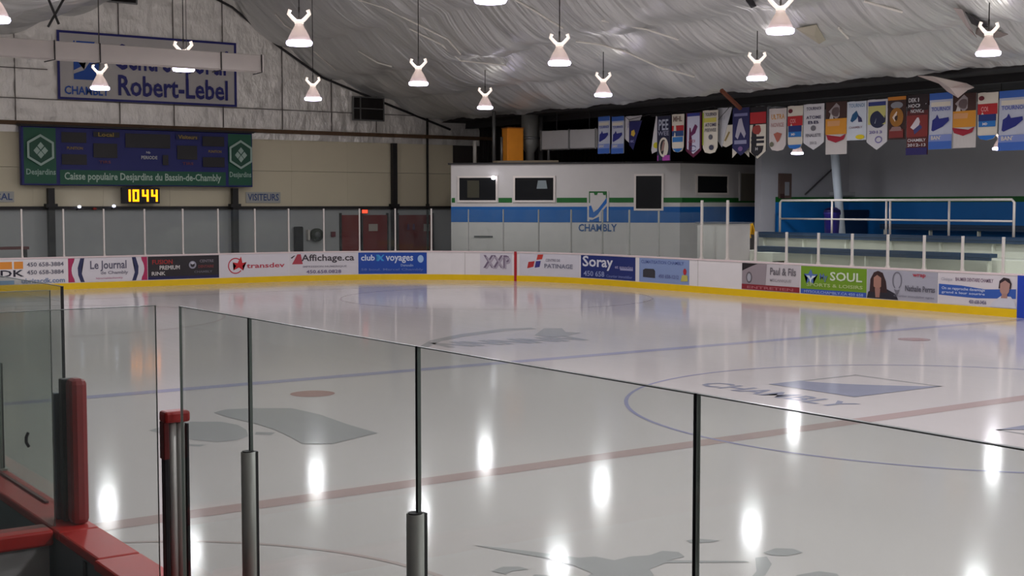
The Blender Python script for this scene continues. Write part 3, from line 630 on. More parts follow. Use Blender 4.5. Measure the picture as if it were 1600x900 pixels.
# white booth behind tall posts
ua = u_at(1090); P0_, n0 = path(ua)
zt_ = zat(1110,347,Vector((14.0,19.0,0)))
bo = thing('penalty_booth', (13.9,19.0,0), 'white waist-high booth with grey top behind the two tall glass posts', 'booth')
A_ = aty(1091,400,19.6); B_ = atx(1165,400,14.6)
MB().box((13.45,18.3,0),(14.35,19.7,zt_-.04)).build('body', WPAINT, bo)
MB().box((13.4,18.25,zt_-.04),(14.4,19.75,zt_)).build('top', mat('grey_booth_top',(98,102,112),.5), bo)
# steps
sp = MB()
for i in range(4): sp.box((13.4+.32*i,17.35,0),(14.95,18.2,.5+.25*i))
tag(sp.build('concrete_steps', CONC), 'pale concrete steps climbing into the stands beside the booth', 'steps')
# ------------------------------------------------------------------ banners
def outline(shape):
    if shape == 'point': return [(0,1),(0,.16),(.5,0),(1,.16),(1,1)]
    if shape == 'round': return [(0,1),(.03,.14),(.2,.03),(.5,0),(.8,.03),(.97,.14),(1,1)]
    if shape == 'tilt': return [(.45,1),(0,.1),(.1,0),(.95,.12),(1,1)]
    if shape == 'skew': return [(0,1),(.0,.2),(.35,0),(.6,.45),(1,1)]
    if shape == 'fork': return [(0,1),(0,0),(.5,.16),(1,0),(1,1)]
    return [(0,1),(0,0),(1,0),(1,1)]
XB = 14.65
bann = []
def banner(x0, x1, yt, yb, shape, base, label, items, dx=0):
    dx += .03*(len(bann)%2); X = XB+dx; a = atx(x0, yt, X); c = atx(x1, yt, X); zt, zb = atx((x0+x1)/2, yt, X).z, atx((x0+x1)/2, yb, X).z
    W_, H_ = a.y-c.y, zt-zb; fb = frame((X, a.y, zb), (0,-1,0), (0,0,1), (-1,0,0))
    def fn(u, v, w=0): return fb(u, v, w+.02*math.sin(u/W_*PI*2)*(1-.7*v/H_))
    fn.curved = False
    t = thing('hockey_banner', (X,(a.y+c.y)/2,zb), label, 'banner', 'hockey banners hanging over the stands')
    b = MB(); o = outline(shape); n = 8
    # sample columns so the cloth can wave
    def edge(x):
        ys = []
        for (xa,ya_),(xb_,yb_) in zip(o, o[1:]+o[:1]):
            if min(xa,xb_)-1e-6 <= x <= max(xa,xb_)+1e-6 and abs(xb_-xa) > 1e-6: ys.append(ya_+(yb_-ya_)*(x-xa)/(xb_-xa))
        return (min(ys), max(ys)) if ys else (0,1)
    xs = sorted(set([i/n for i in range(n+1)]+[q[0] for q in o]))
    cols = []
    for x in xs:
        lo, hi = edge(x)
        if hi-lo < .01: hi = lo+.01
        cols.append([b.bm.verts.new(fn(x*W_, v*H_, w_)) for v, w_ in ((lo,0),(hi,0),(hi,-.012),(lo,-.012))])
    for A, B in zip(cols, cols[1:]):
        for k in range(4): b.bm.faces.new([A[k],A[(k+1)%4],B[(k+1)%4],B[k]])
    b.bm.faces.new(cols[0]); b.bm.faces.new(cols[-1][::-1])
    b.build('cloth', col(base,.7), t)
    decorate(t, fn, W_, H_, items, .008, .008, .7)
    MB().tube([fb(-.02,H_,-.006), fb(W_+.02,H_,-.006)], .012, 6).build('hanging_rod', DARK, t)
    if dx > .01: MB().tube([(X,a.y-.03,zt),(XB+.02,a.y,zt+.06)], .008, 6).build('hook', DARK, t)
    bann.append((a.y, zt))
BL=(58,98,176); NV=(30,30,92); WH=(206,202,204); CR=(214,206,190); RD=(176,40,44); OR=(206,140,44); BR=(84,48,34); TX=(70,66,90)
def blue_banner(x0,x1,yt,yb,lab):
    banner(x0,x1,yt,yb,'rect',(182,186,200),lab,[(RC,'top_band',0,1,.88,1,BL),(RC,'pale_band',.08,.92,.76,.84,CR),(T,'lettering','TOURNOI',.1,.9,.68,.75,(90,100,170)),
      (PL,'skate_emblem',[(.12,.34),(.16,.52),(.3,.56),(.36,.62),(.42,.54),(.84,.56),(.86,.5),(.6,.4),(.2,.32)],(34,40,120)),(RC,'lower_fade',0,1,.14,.26,(120,136,190)),(T,'lettering','BANTAM',.12,.88,.17,.24,CR),(RC,'bottom_band',0,1,0,.14,BL)])
blue_banner(935,953,182,240,'pale blue banner, leftmost of the whole row of banners')
blue_banner(956,975,182,240,'pale blue banner, second from the left end of the row')
banner(976,1003,181,224,'skew',WH,'white folded banner partly behind the small navy banner',[(T,'lettering','AA',.15,.5,.5,.8,(176,170,190))],.1)
banner(983,1003,189,234,'skew',NV,'small crumpled navy banner with yellow emblem',[(PL,'yellow_emblem',[(.18,.52),(.22,.66),(.42,.7),(.5,.56),(.4,.46)],(206,170,60)),(T,'lettering','ABC',.12,.42,.26,.34,(150,150,200))])
banner(1018,1034,181,240,'tilt',WH,'narrow white tilted banner with yellow patch behind the black ring banner',[(DI,'yellow_patch',.5,.22,.1,.08,(200,190,40))],.1)
banner(1027,1048,181,251,'rect',(34,36,62),'dark banner with a cream ring and pink bottom edge',[(RC,'pink_band',.05,.95,0,.12,(166,70,160)),(DI,'white_ring',.5,.3,.15,.22,CR),(DI,'dark_center',.5,.3,.1,.17,(40,36,40)),(PL,'figure',[(.35,.2),(.55,.24),(.62,.38),(.5,.46),(.4,.32)],(150,120,110)),(T,'lettering','PEE',.15,.85,.68,.92,(176,180,196)),(T,'lettering','WEE',.1,.9,.56,.66,(150,150,170))])
banner(1050,1069,178,238,'round',CR,'narrow cream, red and blue banner beside the purple edged banner',[(RC,'red_band',.02,.98,.56,.7,RD),(RC,'navy_band',.04,.96,.42,.56,(40,70,120)),(RC,'blue_band',.1,.9,.27,.4,(50,116,180)),(PL,'blue_tip',[(.1,.1),(.9,.1),(.6,.01),(.4,.01)],(40,110,180)),(T,'lettering','MHL',.15,.85,.8,.94,(130,110,100))])
banner(1072,1096,176,246,'point',(92,22,56),'white banner with a maroon border and pointed tip',[(PL,'white_field',[(.1,.94),(.1,.2),(.5,.08),(.9,.2),(.9,.94)],(196,196,214)),(RC,'blue_band',.1,.9,.92,.99,(50,60,140)),(PL,'stick_emblem',[(.3,.5),(.6,.74),(.8,.7),(.7,.56),(.4,.48)],(100,30,80)),(T,'lettering','ATOME',.2,.8,.33,.4,(160,80,100)),(RI,'tip_ring',.5,.2,.1,.07,.02,0,2*PI,(70,66,110))])
banner(1098,1122,172,240,'round',CR,'cream banner with a yellow green left edge and dark lettering',[(RC,'green_edge',0,.1,.2,.95,(160,170,60)),(T,'lettering','TOURNOI',.2,.9,.86,.94,TX),(RC,'yellow_band',.12,.9,.72,.82,(200,190,90)),(T,'lettering','ATOME',.2,.9,.62,.7,TX),(T,'lettering','PEEWEE',.2,.9,.5,.58,(110,108,110)),(DI,'emblem',.55,.38,.06,.06,(90,90,96)),(DI,'dark_patch',.6,.14,.07,.06,(60,60,80))])
banner(1121,1144,168,230,'skew',(196,196,200),'plain white banner folded over diagonally left of the navy pointed banner',[(T,'lettering','2011',.1,.5,.7,.8,(160,160,170))],.15)
banner(1124,1145,195,230,'point',CR,'small cream folded banner low behind the navy pointed banner',[(PL,'fold_mark',[(.4,.3),(.7,.7),(.8,.66),(.5,.26)],(150,130,80))],.2)
banner(1145,1171,168,246,'fork',CR,'cream fork-tailed banner directly behind the navy pointed banner',[],.1)
banner(1145,1171,168,243,'point',(38,38,86),'navy pointed banner with a pale skater emblem',[(RC,'pale_band',.1,.9,.82,.88,(120,120,160)),(PL,'skater_emblem',[(.2,.4),(.3,.6),(.4,.76),(.55,.78),(.65,.62),(.8,.45),(.7,.36),(.5,.5),(.35,.34)],(170,166,180)),(RC,'lettering_band',.15,.85,.24,.32,(140,140,170)),(DI,'tip_mark',.5,.14,.06,.05,(120,90,140))])
banner(1172,1198,167,248,'point',(30,28,32),'black banner with a red block and cream pointed border',[(PL,'cream_border',[(.02,.66),(.02,.14),(.5,0),(.98,.14),(.98,.66)],CR),(RC,'red_block',.02,.98,.68,.9,RD),(DI,'red_emblem',.5,.56,.14,.09,(150,60,54)),(RC,'black_bar',.12,.88,.38,.43,(30,28,40)),(RC,'black_bar',.12,.88,.3,.35,(30,28,40)),(PL,'black_tip',[(.15,.25),(.85,.25),(.8,.14),(.5,.05),(.2,.14)],(30,28,34)),(T,'lettering','HC',.4,.65,.16,.22,WH)])
banner(1202,1229,169,236,'round',(206,196,192),'pale banner with small orange and rust marks',[(T,'orange_lettering','ULTRA',.15,.9,.74,.86,(206,150,80)),(T,'lettering','NOVICE',.15,.85,.56,.66,(180,140,136)),(PL,'rust_emblem',[(.3,.4),(.5,.44),(.75,.4),(.6,.24),(.5,.2),(.4,.3)],(170,96,80)),(DI,'grey_mark',.2,.16,.07,.06,(110,110,90))])
def redblue(x0,x1,yt,yb,lab): banner(x0,x1,yt,yb,'round',CR,lab,[(DI,'leaf_mark',.2,.88,.07,.05,(110,40,50)),(RC,'red_band',.02,.98,.54,.76,RD),(T,'lettering','COUPE',.2,.8,.6,.7,(220,150,150)),(RC,'navy_band',.08,.92,.4,.54,(30,50,110)),(RC,'blue_band',.1,.9,.28,.4,(40,110,180)),(T,'lettering','MHL',.3,.7,.31,.37,WH),(PL,'blue_tip',[(.06,.1),(.94,.1),(.8,.03),(.5,0),(.2,.03)],(40,110,190))])
redblue(1231,1255,165,233,'cream, red and blue rounded banner right of the pale rust-marked banner')
banner(1256,1288,162,234,'point',(204,202,204),'plain white pointed banner with lines of dark lettering',[(T,'lettering','TOURNOI',.15,.85,.86,.93,TX),(T,'lettering','ATOME',.15,.85,.67,.74,TX),(T,'lettering','BB',.25,.75,.56,.63,TX),(DI,'emblem',.5,.47,.07,.06,(110,108,112)),(T,'lettering','FINALISTE',.15,.85,.28,.35,(100,98,108)),(T,'lettering','2012',.35,.65,.12,.18,(130,128,134))])
def orange_b(x0,x1,yt,yb,lab): banner(x0,x1,yt,yb,'rect',(196,190,186),lab,[(RC,'brown_top',0,1,.68,1,(64,40,34)),(PL,'diamond',[(.5,.98),(.14,.82),(.5,.66),(.86,.82)],(150,140,140)),(DI,'disc',.5,.81,.11,.09,(96,80,80)),(RC,'orange_band',0,1,.38,.68,OR),(RC,'peach_band',.1,.9,.54,.64,(206,150,100)),(PL,'red_swag',[(.04,.38),(.14,.28),(.5,.22),(.86,.28),(.96,.38),(.7,.33),(.3,.33)],(156,30,50))])
orange_b(1291,1324,159,241,'brown, orange and white banner right of the plain white pointed banner')
banner(1324,1354,158,219,'rect',(198,204,212),'white banner with a teal player figure and yellow spot',[(T,'lettering','TOURNOI',.1,.9,.84,.94,(110,140,170)),(PL,'teal_figure',[(.2,.5),(.3,.66),(.5,.76),(.6,.64),(.5,.54),(.3,.46)],(30,80,120)),(PL,'navy_figure',[(.55,.66),(.75,.56),(.8,.46),(.6,.46)],(50,50,90)),(T,'lettering','CHAMBLY',.15,.8,.3,.36,(150,130,140)),(DI,'yellow_spot',.7,.08,.14,.06,(214,190,30))])
banner(1355,1387,155,234,'point',(198,196,198),'white and yellow pointed banner with a round navy emblem',[(RC,'navy_band',.08,.92,.87,.95,(50,60,120)),(RC,'yellow_field',.08,.92,.5,.87,(186,182,110)),(DI,'navy_disc',.55,.6,.19,.17,(34,38,66)),(PL,'pale_mark',[(.4,.52),(.55,.72),(.7,.54)],(150,156,166)),(T,'lettering','2013',.15,.75,.32,.38,(110,100,150)),(RI,'small_ring',.6,.2,.08,.07,.02,0,2*PI,(110,100,160))])
banner(1388,1416,151,218,'rect',(58,36,32),'dark brown and gold banner with a white diamond, shorter than its neighbours',[(RC,'gold_top',0,1,.92,1,(190,120,40)),(DI,'grey_arch',.5,.8,.17,.08,(130,130,136)),(DI,'gold_disc',.5,.52,.19,.22,(150,100,36)),(PL,'white_diamond',[(.5,.66),(.28,.52),(.5,.36),(.72,.52)],(214,196,180)),(DI,'dark_spot',.52,.5,.06,.06,(60,40,30)),(RC,'red_block',.12,.88,.04,.24,(120,44,40)),(PL,'grey_arch',[(.15,.2),(.3,.3),(.7,.3),(.85,.2)],(140,110,106))])
banner(1418,1451,148,242,'rect',(88,36,36),'tall maroon banner with white lettering and a navy bottom',[(RC,'dark_top',0,1,.74,1,(40,28,30)),(T,'lettering','DEK M 28',.08,.92,.88,.95,WH),(T,'lettering','HOCKEY',.08,.92,.79,.85,WH),(T,'lettering','NOVICE',.2,.8,.7,.76,WH),(RC,'maroon_field',.0,1,.3,.66,(126,44,40)),(PL,'white_stripe',[(.2,.46),(.5,.62),(.8,.62),(.75,.54),(.35,.42)],(206,196,200)),(PL,'navy_stripe',[(.35,.42),(.75,.54),(.85,.48),(.4,.34)],(60,60,110)),(T,'lettering','CHAMBLY',.08,.92,.22,.27,WH),(T,'lettering','2012-13',.08,.92,.14,.19,WH),(RC,'navy_bottom',0,1,0,.12,(38,30,90))])
blue_banner(1453,1489,145,233,'large blue and white banner between the tall maroon banner and the foil flap')
orange_b(1488,1526,146,231,'brown, orange and white banner hanging below the loose foil flap')
redblue(1528,1560,144,219,'cream, red and blue rounded banner right of the foil flap')
blue_banner(1562,1606,141,235,'large blue and white banner cut by the right edge, above the bright lamp')
bann.sort()
tag(MB().tube([(XB+.02,y,z+.06) for y,z in bann[::1]],.010,6).build('banner_cable', DARK), 'thin dark cable the whole row of hockey banners hangs from', 'cable')
# ------------------------------------------------------------------ lamps
SHADE = mat('acrylic_shade', (196,182,168), .3); nt = SHADE.node_tree; bs = nt.nodes['Principled BSDF']
bs.inputs['Transmission Weight'].default_value = .0; bs.inputs['Alpha'].default_value = .75
bs.inputs['Emission Color'].default_value = (1,.88,.78,1); bs.inputs['Emission Strength'].default_value = .1  # faint emission stands in for lamp light coming through the acrylic
LENS = mat('lamp_lens', (255,255,255), .4, emit=(226,216,255), estr=9)
BALL = mat('lamp_ballast', (190,176,170), .4, .2, emit=(255,238,226), estr=.8)  # slight emission paints in the lamp light on housing and arms
def make_lamp():
    t = thing('high_bay_lamp', (0,0,0), 'x', 'lamp', 'high bay lamps hanging over the ice')
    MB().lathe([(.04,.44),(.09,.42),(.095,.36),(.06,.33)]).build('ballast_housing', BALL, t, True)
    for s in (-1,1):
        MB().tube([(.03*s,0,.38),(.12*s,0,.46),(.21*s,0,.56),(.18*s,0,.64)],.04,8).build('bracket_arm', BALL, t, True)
    MB().tube([(0,0,.42),(0,0,.70)],.02,8).build('hook_stem', DARK, t, True)
    MB().lathe([(.085,.35),(.10,.30),(.15,.22),(.20,.12),(.25,.01),(.24,.01),(.19,.12),(.14,.22),(.09,.30),(.08,.34)]).build('lamp_shade', SHADE, t, True)
    MB().lathe([(0,.0),(.2,.005),(.262,-.0),(.27,-.04),(.25,-.08),(.15,-.09),(0,-.09)]).build('lens', LENS, t, True)
    return t
lp = make_lamp()
ROWS = [(-9,'left row'),(-3,'second row'),(3.7,'third row'),(10.2,'right row')]
LBL = {(-9,14):'glowing high bay lamp at the top left corner of the picture',(-3,7):'high bay lamp cut off by the top edge',(3.7,7):'large high bay lamp near the top, above the middle of the banner row',(10.2,7):'large high bay lamp under the torn foil at the right',
 (-3,14):'large high bay lamp with reddish top, right of the hanging duct end',(3.7,14):'high bay lamp on a long cable in the middle of the ceiling',(10.2,14):'high bay lamp left of the brown strut, above the banner row',
 (-3,20.4):'high bay lamp mostly hidden behind the hanging duct over the sign',(3.7,20.4):'high bay lamp right of the gable edge, before the dark wall vent',(10.2,20.4):'high bay lamp above the leftmost blue banners',
 (-3,26.8):'small far high bay lamp in front of the CHAMBLY emblem of the big sign',(3.7,26.8):'small far high bay lamp before the foil wall, straight below a nearer lamp',(10.2,26.8):'small far high bay lamp left of the dark roof space over the building'}
def add_light(x, y, z, par, w1, w2):
    l = bpy.data.lights.new('lamp_beam','AREA'); l.shape = 'DISK'; l.size = .5; l.energy = w1; l.color = (.97,.96,1.0); l.spread = PI
    o = bpy.data.objects.new('lamp_beam', l); C.objects.link(o); o.parent = par; o.location = (0,0,-.1)
    if w2:
        l = bpy.data.lights.new('lamp_glow','POINT'); l.energy = w2; l.color = (1,.95,.9); l.shadow_soft_size = .25
        o = bpy.data.objects.new('lamp_glow', l); C.objects.link(o); o.parent = par; o.location = (0,0,.5)
first = True
def put_lamp(x, y, z, label, group, cab):
    global first
    t = lp if first else copy_tree(lp); first = False
    t.location = (x,y,z); t['label'] = label; t['group'] = group; t.rotation_euler = (0,0,-.75+.4*random.random())
    o = MB().tube([(0,0,.68),(0,0,cab-z)],.012,6).build('cable', DARK); o.parent = t
    return t
lamps = []
for y in (7,14,20.4,26.8):
    for x, rn in ROWS:
        if x == -9 and y > 14: 
            continue
        if x == -9 and y == 7: continue
        z = 6.06; t = put_lamp(x, y, z, LBL.get((x,y), 'high bay lamp'), 'high bay lamps hanging over the ice', zprof(x)+.05); lamps.append((x,y,t))
a_ = (16.3,18.2,4.36,'small bright lamp under the cream, red and blue banner, above the brown door'); c_ = (15.6,10.4,4.22,'small bright lamp below the banners at the right edge over the stands')
for x,y,z,lb in (a_,c_):
    t = put_lamp(x,y,z,lb,'lamps under the low soffit over the stands',z+(6.12-z)/.72); t.scale = (.72,.72,.72); lamps.append((x,y,t))
for x,y,t in lamps: add_light(x,y,0,t,LAMP_W if x < 15 else LAMP_W*1.1,(UP_W if x < 9 else UP_W*.5) if x < 15 else 0)
# the same fittings carry on behind and left of the frame
for y in (26.8,20.4,7,.4,-6,-12.5,-19,-25.5):
    for x, rn in ROWS:
        if y > 1 and x != -9: continue
        t = put_lamp(x,y,6.06,'high bay lamp hanging beyond the edge of the picture','high bay lamps outside the picture',zprof(x)+.05); add_light(x,y,0,t,LAMP_W,UP_W)
for y in (2.5,-6,-14):
    t = put_lamp(16,y,4.3,'soffit lamp outside the picture','lamps under the low soffit outside the picture',6.13); add_light(16,y,0,t,LAMP_W*1.5,0)
# ------------------------------------------------------------------ things on the end wall
fs, Ws, Hs = yframe(88,45,371,167,YW-.25)
a_ = aty(88,45,YW-.25); c_ = aty(370,167,YW-.25); zt_ = 8.72; zb_ = aty(230,161,YW-.25).z
fs = frame((a_.x,YW-.25,zb_),(1,0,0),(0,0,1),(0,-1,0)); Ws = c_.x-a_.x; Hs = aty(230,57,YW-.25).z-zb_
sg = thing('arena_sign', (a_.x+Ws/2,YW-.2,zb_), 'large white arena name sign with navy border high on the foil wall', 'sign')
MB().prism([(0,0),(Ws,0),(Ws,Hs),(0,Hs)], fs, -.04, 0).build('panel', mat('white_sign',(190,186,182),.5), sg)
NB=(30,32,112); BB=(26,78,168); bt = .018
decorate(sg, fs, Ws, Hs, [(RC,'border',0,1,1-.035,1,NB),(RC,'border',0,1,0,.035,NB),(RC,'border',0,.014,0,1,NB),(RC,'border',.986,1,0,1,NB),
 (RC,'emblem_block',.085,.22,.3,.86,BB),(PL,'emblem_wave',[(.10,.86),(.10,.64),(.13,.58),(.165,.72),(.2,.86),(.22,.86),(.22,.8),(.17,.56),(.14,.44),(.085,.38),(.085,.43),(.125,.49),(.155,.62),(.14,.54),(.11,.55),(.093,.66),(.093,.86)],(190,186,182)),
 (PL,'emblem_cut',[(.19,.3),(.22,.48),(.222,.48),(.222,.29)],(190,186,182)),
 (T,'lettering','CHAMBLY',.035,.27,.075,.2,BB),(T,'lettering','Centre Sportif',.3,.95,.36,.86,NB),(T,'lettering','Robert-Lebel',.32,.945,.09,.40,NB)], .006, .01)
# scoreboard
YSb = 35.45; a_ = aty(32,196,YSb); c_ = aty(395,292,YSb); zt_, zb_ = 5.38, 3.38
fs = frame((a_.x,YSb,zb_),(1,0,0),(0,0,1),(0,-1,0)); Ws = c_.x-a_.x; Hs = zt_-zb_
sb = thing('scoreboard', (a_.x+Ws/2,YSb,zb_), 'wide navy and green scoreboard with hexagon logos on the end wall', 'scoreboard')
NAVY = mat('scoreboard_navy',(24,30,104),.5); GRN = (10,84,58)
MB().prism([(0,0),(Ws,0),(Ws,Hs),(0,Hs)], fs, -.25, 0).build('cabinet', NAVY, sb, bevel=.02)
MB().prism([(0,Hs),(Ws,Hs),(Ws+.15,Hs+.07),(-.1,Hs+.07)], fs, -.3, .12).build('top_canopy', DARK, sb)
its = [(RC,'green_panel',.01,.138,.03,.98,GRN),(RC,'green_panel',.885,.995,.03,.98,GRN),(RC,'green_panel',.152,.872,.02,.27,GRN),
 (T,'lettering','Caisse populaire Desjardins du Bassin-de-Chambly',.17,.85,.06,.23,(176,196,182)),(T,'lettering','Desjardins',.018,.135,.15,.28,(150,178,164)),(T,'lettering','Desjardins',.89,.992,.15,.28,(150,178,164))]
D_=(26,22,24); Y_=(150,124,40)
for x0,x1,y0,y1 in ((.16,.262,.74,.92),(.16,.262,.36,.54),(.29,.39,.49,.74),(.425,.62,.68,.93),(.65,.74,.49,.74),(.765,.865,.74,.92),(.765,.865,.36,.54),(.585,.61,.38,.56)): its.append((RC,'display_window',x0,x1,y0,y1,D_))
its += [(RC,'label_plate',.29,.4,.85,.94,D_),(RC,'label_plate',.645,.75,.85,.94,(20,22,70)),(T,'label_text','Local',.31,.375,.86,.93,Y_),(T,'label_text','Visiteurs',.655,.74,.86,.93,Y_),(T,'label_text','PUNITION',.18,.245,.62,.67,Y_),(T,'label_text','PUNITION',.79,.85,.62,.67,Y_),
 (T,'label_text','Nb',.512,.53,.58,.62,(190,190,190)),(T,'label_text','PERIODE',.49,.56,.48,.54,(190,190,190)),(T,'label_text','TIRS',.31,.36,.39,.44,(110,50,60)),(T,'label_text','TIRS',.67,.72,.39,.44,(110,50,60))]
decorate(sb, fs, Ws, Hs, its, .006, .012)
for cx in (.074,.94):
    for r, m_, w_ in ((.27,(160,182,170),.10),(.225,(8,70,48),.11)):
        b = MB().prism([(cx*Ws+r*Hs*.96*math.sin(k*PI/3), .60*Hs+r*Hs*math.cos(k*PI/3)) for k in range(6)], fs, w_-.01, w_); b.build('hexagon_emblem', col(m_), sb)
    for dx, dz, q in ((0,.07,.05),(-.06,-.01,.05),(.06,-.01,.05),(0,-.08,.05)):
        MB().prism([(cx*Ws+dx*Hs*1.1, .6*Hs+dz*Hs+q*Hs*1.3),(cx*Ws+dx*Hs*1.1+q*Hs*1.1, .6*Hs+dz*Hs),(cx*Ws+dx*Hs*1.1, .6*Hs+dz*Hs-q*Hs*1.3),(cx*Ws+dx*Hs*1.1-q*Hs*1.1, .6*Hs+dz*Hs)], fs, .11, .116).build('hexagon_emblem', col((160,182,170)), sb)
# clock
YC = 35.5; a_ = aty(190,293,YC); c_ = aty(250,318,YC)
fs = frame((a_.x,YC,c_.z),(1,0,0),(0,0,1),(0,-1,0)); Ws = c_.x-a_.x; Hs = a_.z-c_.z
ck = thing('digital_clock', (a_.x+Ws/2,YC,c_.z), 'black digital clock with glowing orange 1044 digits under the scoreboard', 'clock')
MB().prism([(0,0),(Ws,0),(Ws,Hs),(0,Hs)], fs, -.12, 0).build('case', BLACK, ck, bevel=.01)
LED = mat('led_digits',(120,60,0),.5,emit=(255,150,8),estr=2.6)
SEG = {'1':'bc','0':'abcdef','4':'fgbc'}
for ch, x0 in (('1',.06),('0',.28),('4',.53),('4',.77)):
    wd, h = .17*Ws, .76*Hs; x = x0*Ws; y = .12*Hs; t_ = .052*Ws; b = MB()
    R_ = {'a':(x,x+wd,y+h-t_,y+h),'d':(x,x+wd,y,y+t_),'g':(x,x+wd,y+h/2-t_/2,y+h/2+t_/2),'f':(x,x+t_,y+h/2,y+h),'e':(x,x+t_,y,y+h/2),'b':(x+wd-t_,x+wd,y+h/2,y+h),'c':(x+wd-t_,x+wd,y,y+h/2)}
    for s_ in SEG[ch]:
        q = R_[s_]; b.prism([(q[0],q[2]),(q[1],q[2]),(q[1],q[3]),(q[0],q[3])], fs, 0, .012)
    b.build('led_digit', LED, ck)
MB().tube([fs(Ws*.5,Hs,-.06), fs(Ws*.5,Hs+.03,-.06)],.03).build('mount', DARK, ck)
def steelpost(px, yt, yb, Y, r, label):
    p = aty(px, yt, Y); q = aty(px, yb, Y); x = aty(px,(yt+yb)/2,Y).x
    t = thing('steel_post', (x,Y,0), label, 'post')
    MB().box((x-r,Y-r,0),(x+r,Y+r,p.z)).build('shaft', DARK if r < .12 else GALV, t)
    MB().box((x-r*1.8,Y-r*1.3,2.62),(x+r*1.8,Y+r*1.3,2.75)).build('bracket', DARK, t)
steelpost(80,294,395,35.6,.11,'dark steel post under the left end of the scoreboard')
steelpost(367,294,395,35.6,.11,'dark steel post under the right end of the scoreboard')
steelpost(616,224,395,35.75,.1,'dark steel post on the cream wall above the red doors')
steelpost(668,170,395,35.8,.035,'thin dark pipe on the cream wall left of the white building')
def wallsign(px0,py0,px1,py1,text,label):
    fs, Ws, Hs = yframe(px0,py0,px1,py1,YW-.07)
    t = thing('wall_sign', fs(Ws/2,0,0), label, 'sign'); MB().prism([(0,0),(Ws,0),(Ws,Hs),(0,Hs)], fs, 0, .015).build('panel', mat('pale_sign',(176,176,170),.5), t)
    decorate(t, fs, Ws, Hs, [(T,'lettering',text,.05,.95,.2,.85,(64,84,130))], .02)
wallsign(-32,299,22,316,'LOCAL','white LOCAL sign at the left edge below the scoreboard')
wallsign(384,300,438,317,'VISITEURS','pale VISITEURS sign on the cream wall right of the scoreboard post')
# glowing beads that paint in two small bright reflections on the ledge
for px, py, lb in ((124,323,'glowing bead for a bright reflection below the scoreboard, nearer the left post'),(178,322,'glowing bead for a bright reflection below the scoreboard, left of the clock')):
    p = aty(px,py,YW-.35); t = thing('ledge_reflection', p, lb, 'light'); MB().lathe([(0,.05),(.06,.03),(.06,-.03),(0,-.05)], p, 12).build('bulb', mat('reflection_glow',(255,255,255),emit=(220,225,255),estr=3), t, True)
    MB().box((p.x-.05,p.y,p.z-.12),(p.x+.05,p.y+.2,p.z-.05)).build('bracket', DARK, t)
p = aty(148,326,YW-.3); tag(MB().lathe([(0,.05),(.07,.02),(.07,-.04),(0,-.05)],p,12).build('alarm_bell', col((150,40,30)),smooth=True),'tiny red alarm bell between the two glowing reflection beads','bell')
# red doors, exit light, black door opening, round thing
def rdoor(k, x0, x1, lab):
    a, c = aty(x0,336,YW-.06), aty(x1,336,YW-.06)
    o = MB().box((a.x,YW-.1,0),(c.x,YW-.0,a.z)).build('door_%d' % k, REDDOOR); struct(o)
    MB().box((a.x-.06,YW-.12,0),(a.x,YW,a.z+.08)).build('door_frame', DARK, o); MB().box((c.x,YW-.12,0),(c.x+.06,YW,a.z+.08)).build('door_frame', DARK, o)
    return o
d3 = rdoor(3,533,561,''); d4 = rdoor(4,566,604,''); d5 = rdoor(5,622,675,'')
for o, x0, x1 in ((d4,576,590),(d5,662,671)):
    fs, Ws, Hs = yframe(x0,350,x1,361,YW-.1); MB().prism([(0,0),(Ws,0),(Ws,Hs),(0,Hs)], fs, 0,.01).build('notice', col((176,166,156)), o)
fs, Ws, Hs = yframe(636,350,650,359,YW-.1); b = MB()
for q in (0,.6): b.prism([(q*Ws,0),(q*Ws+.12,0),(q*Ws+.1,Hs),(q*Ws+.02,Hs)], fs, 0,.01)
b.build('pictogram', col((96,60,100)), d5)
fs, Ws, Hs = yframe(565,327,575,334,YW-.2)
ex = thing('exit_light', fs(Ws/2,0,0), 'small glowing red exit light above the red doors', 'exit light')
MB().prism([(0,0),(Ws,0),(Ws,Hs),(0,Hs)], fs, -.06,0).build('case', DARK, ex); MB().prism([(.02,.02),(Ws-.02,.02),(Ws-.02,Hs-.02),(.02,Hs-.02)], fs, 0,.01).build('glowing_face', mat('exit_glow',(255,70,50),emit=(255,80,50),estr=1.2), ex)
a, c = aty(458,354,YW-.05), aty(470,354,YW-.05)
tag(MB().box((a.x,YW-.3,0),(c.x,YW-.05,a.z)).build('rubber_roll', BLACK, bevel=.05),'tall black rolled mat leaning on the grey end wall','mat')
p = aty(495,367,YW-.2); hr = thing('hose_reel', p, 'round dark hose reel on the grey end wall beside the black mat', 'hose reel')
MB().tube([p+Vector((0,.08,0)), p+Vector((0,-.06,0))], .26, 20).build('reel', mat('hose_green',(52,56,46),.7), hr, True); MB().tube([p+Vector((0,-.05,0)), p+Vector((0,-.1,0))], .12, 16).build('hub', mat('hub_grey',(96,98,96)), hr, True)
MB().box((p.x-.36,p.y+.02,p.z-.2),(p.x-.28,p.y+.2,p.z+.2)).build('bracket', WMET, hr)
p = aty(521,366,YW-.1); tag(MB().box((p.x-.08,YW-.14,p.z-.1),(p.x+.08,YW-.02,p.z+.1)).build('call_point', col((110,30,44)),bevel=.01),'small dark red call point left of the red doors','alarm box')
# bench at the left behind the boards
a, c = aty(-40,388,34.2), aty(43,388,34.2)
bn = thing('players_bench', (c.x-1,34.2,0), 'dull red bench behind the boards at the left edge', 'bench')
MB().box((a.x,34.0,a.z-.06),(c.x,34.4,a.z+.03)).build('seat', mat('dull_red',(96,44,44)), bn); 
for x in (a.x+.2,c.x-.15): MB().box((x,34.05,0),(x+.1,34.35,a.z-.06)).build('leg', DARK, bn)
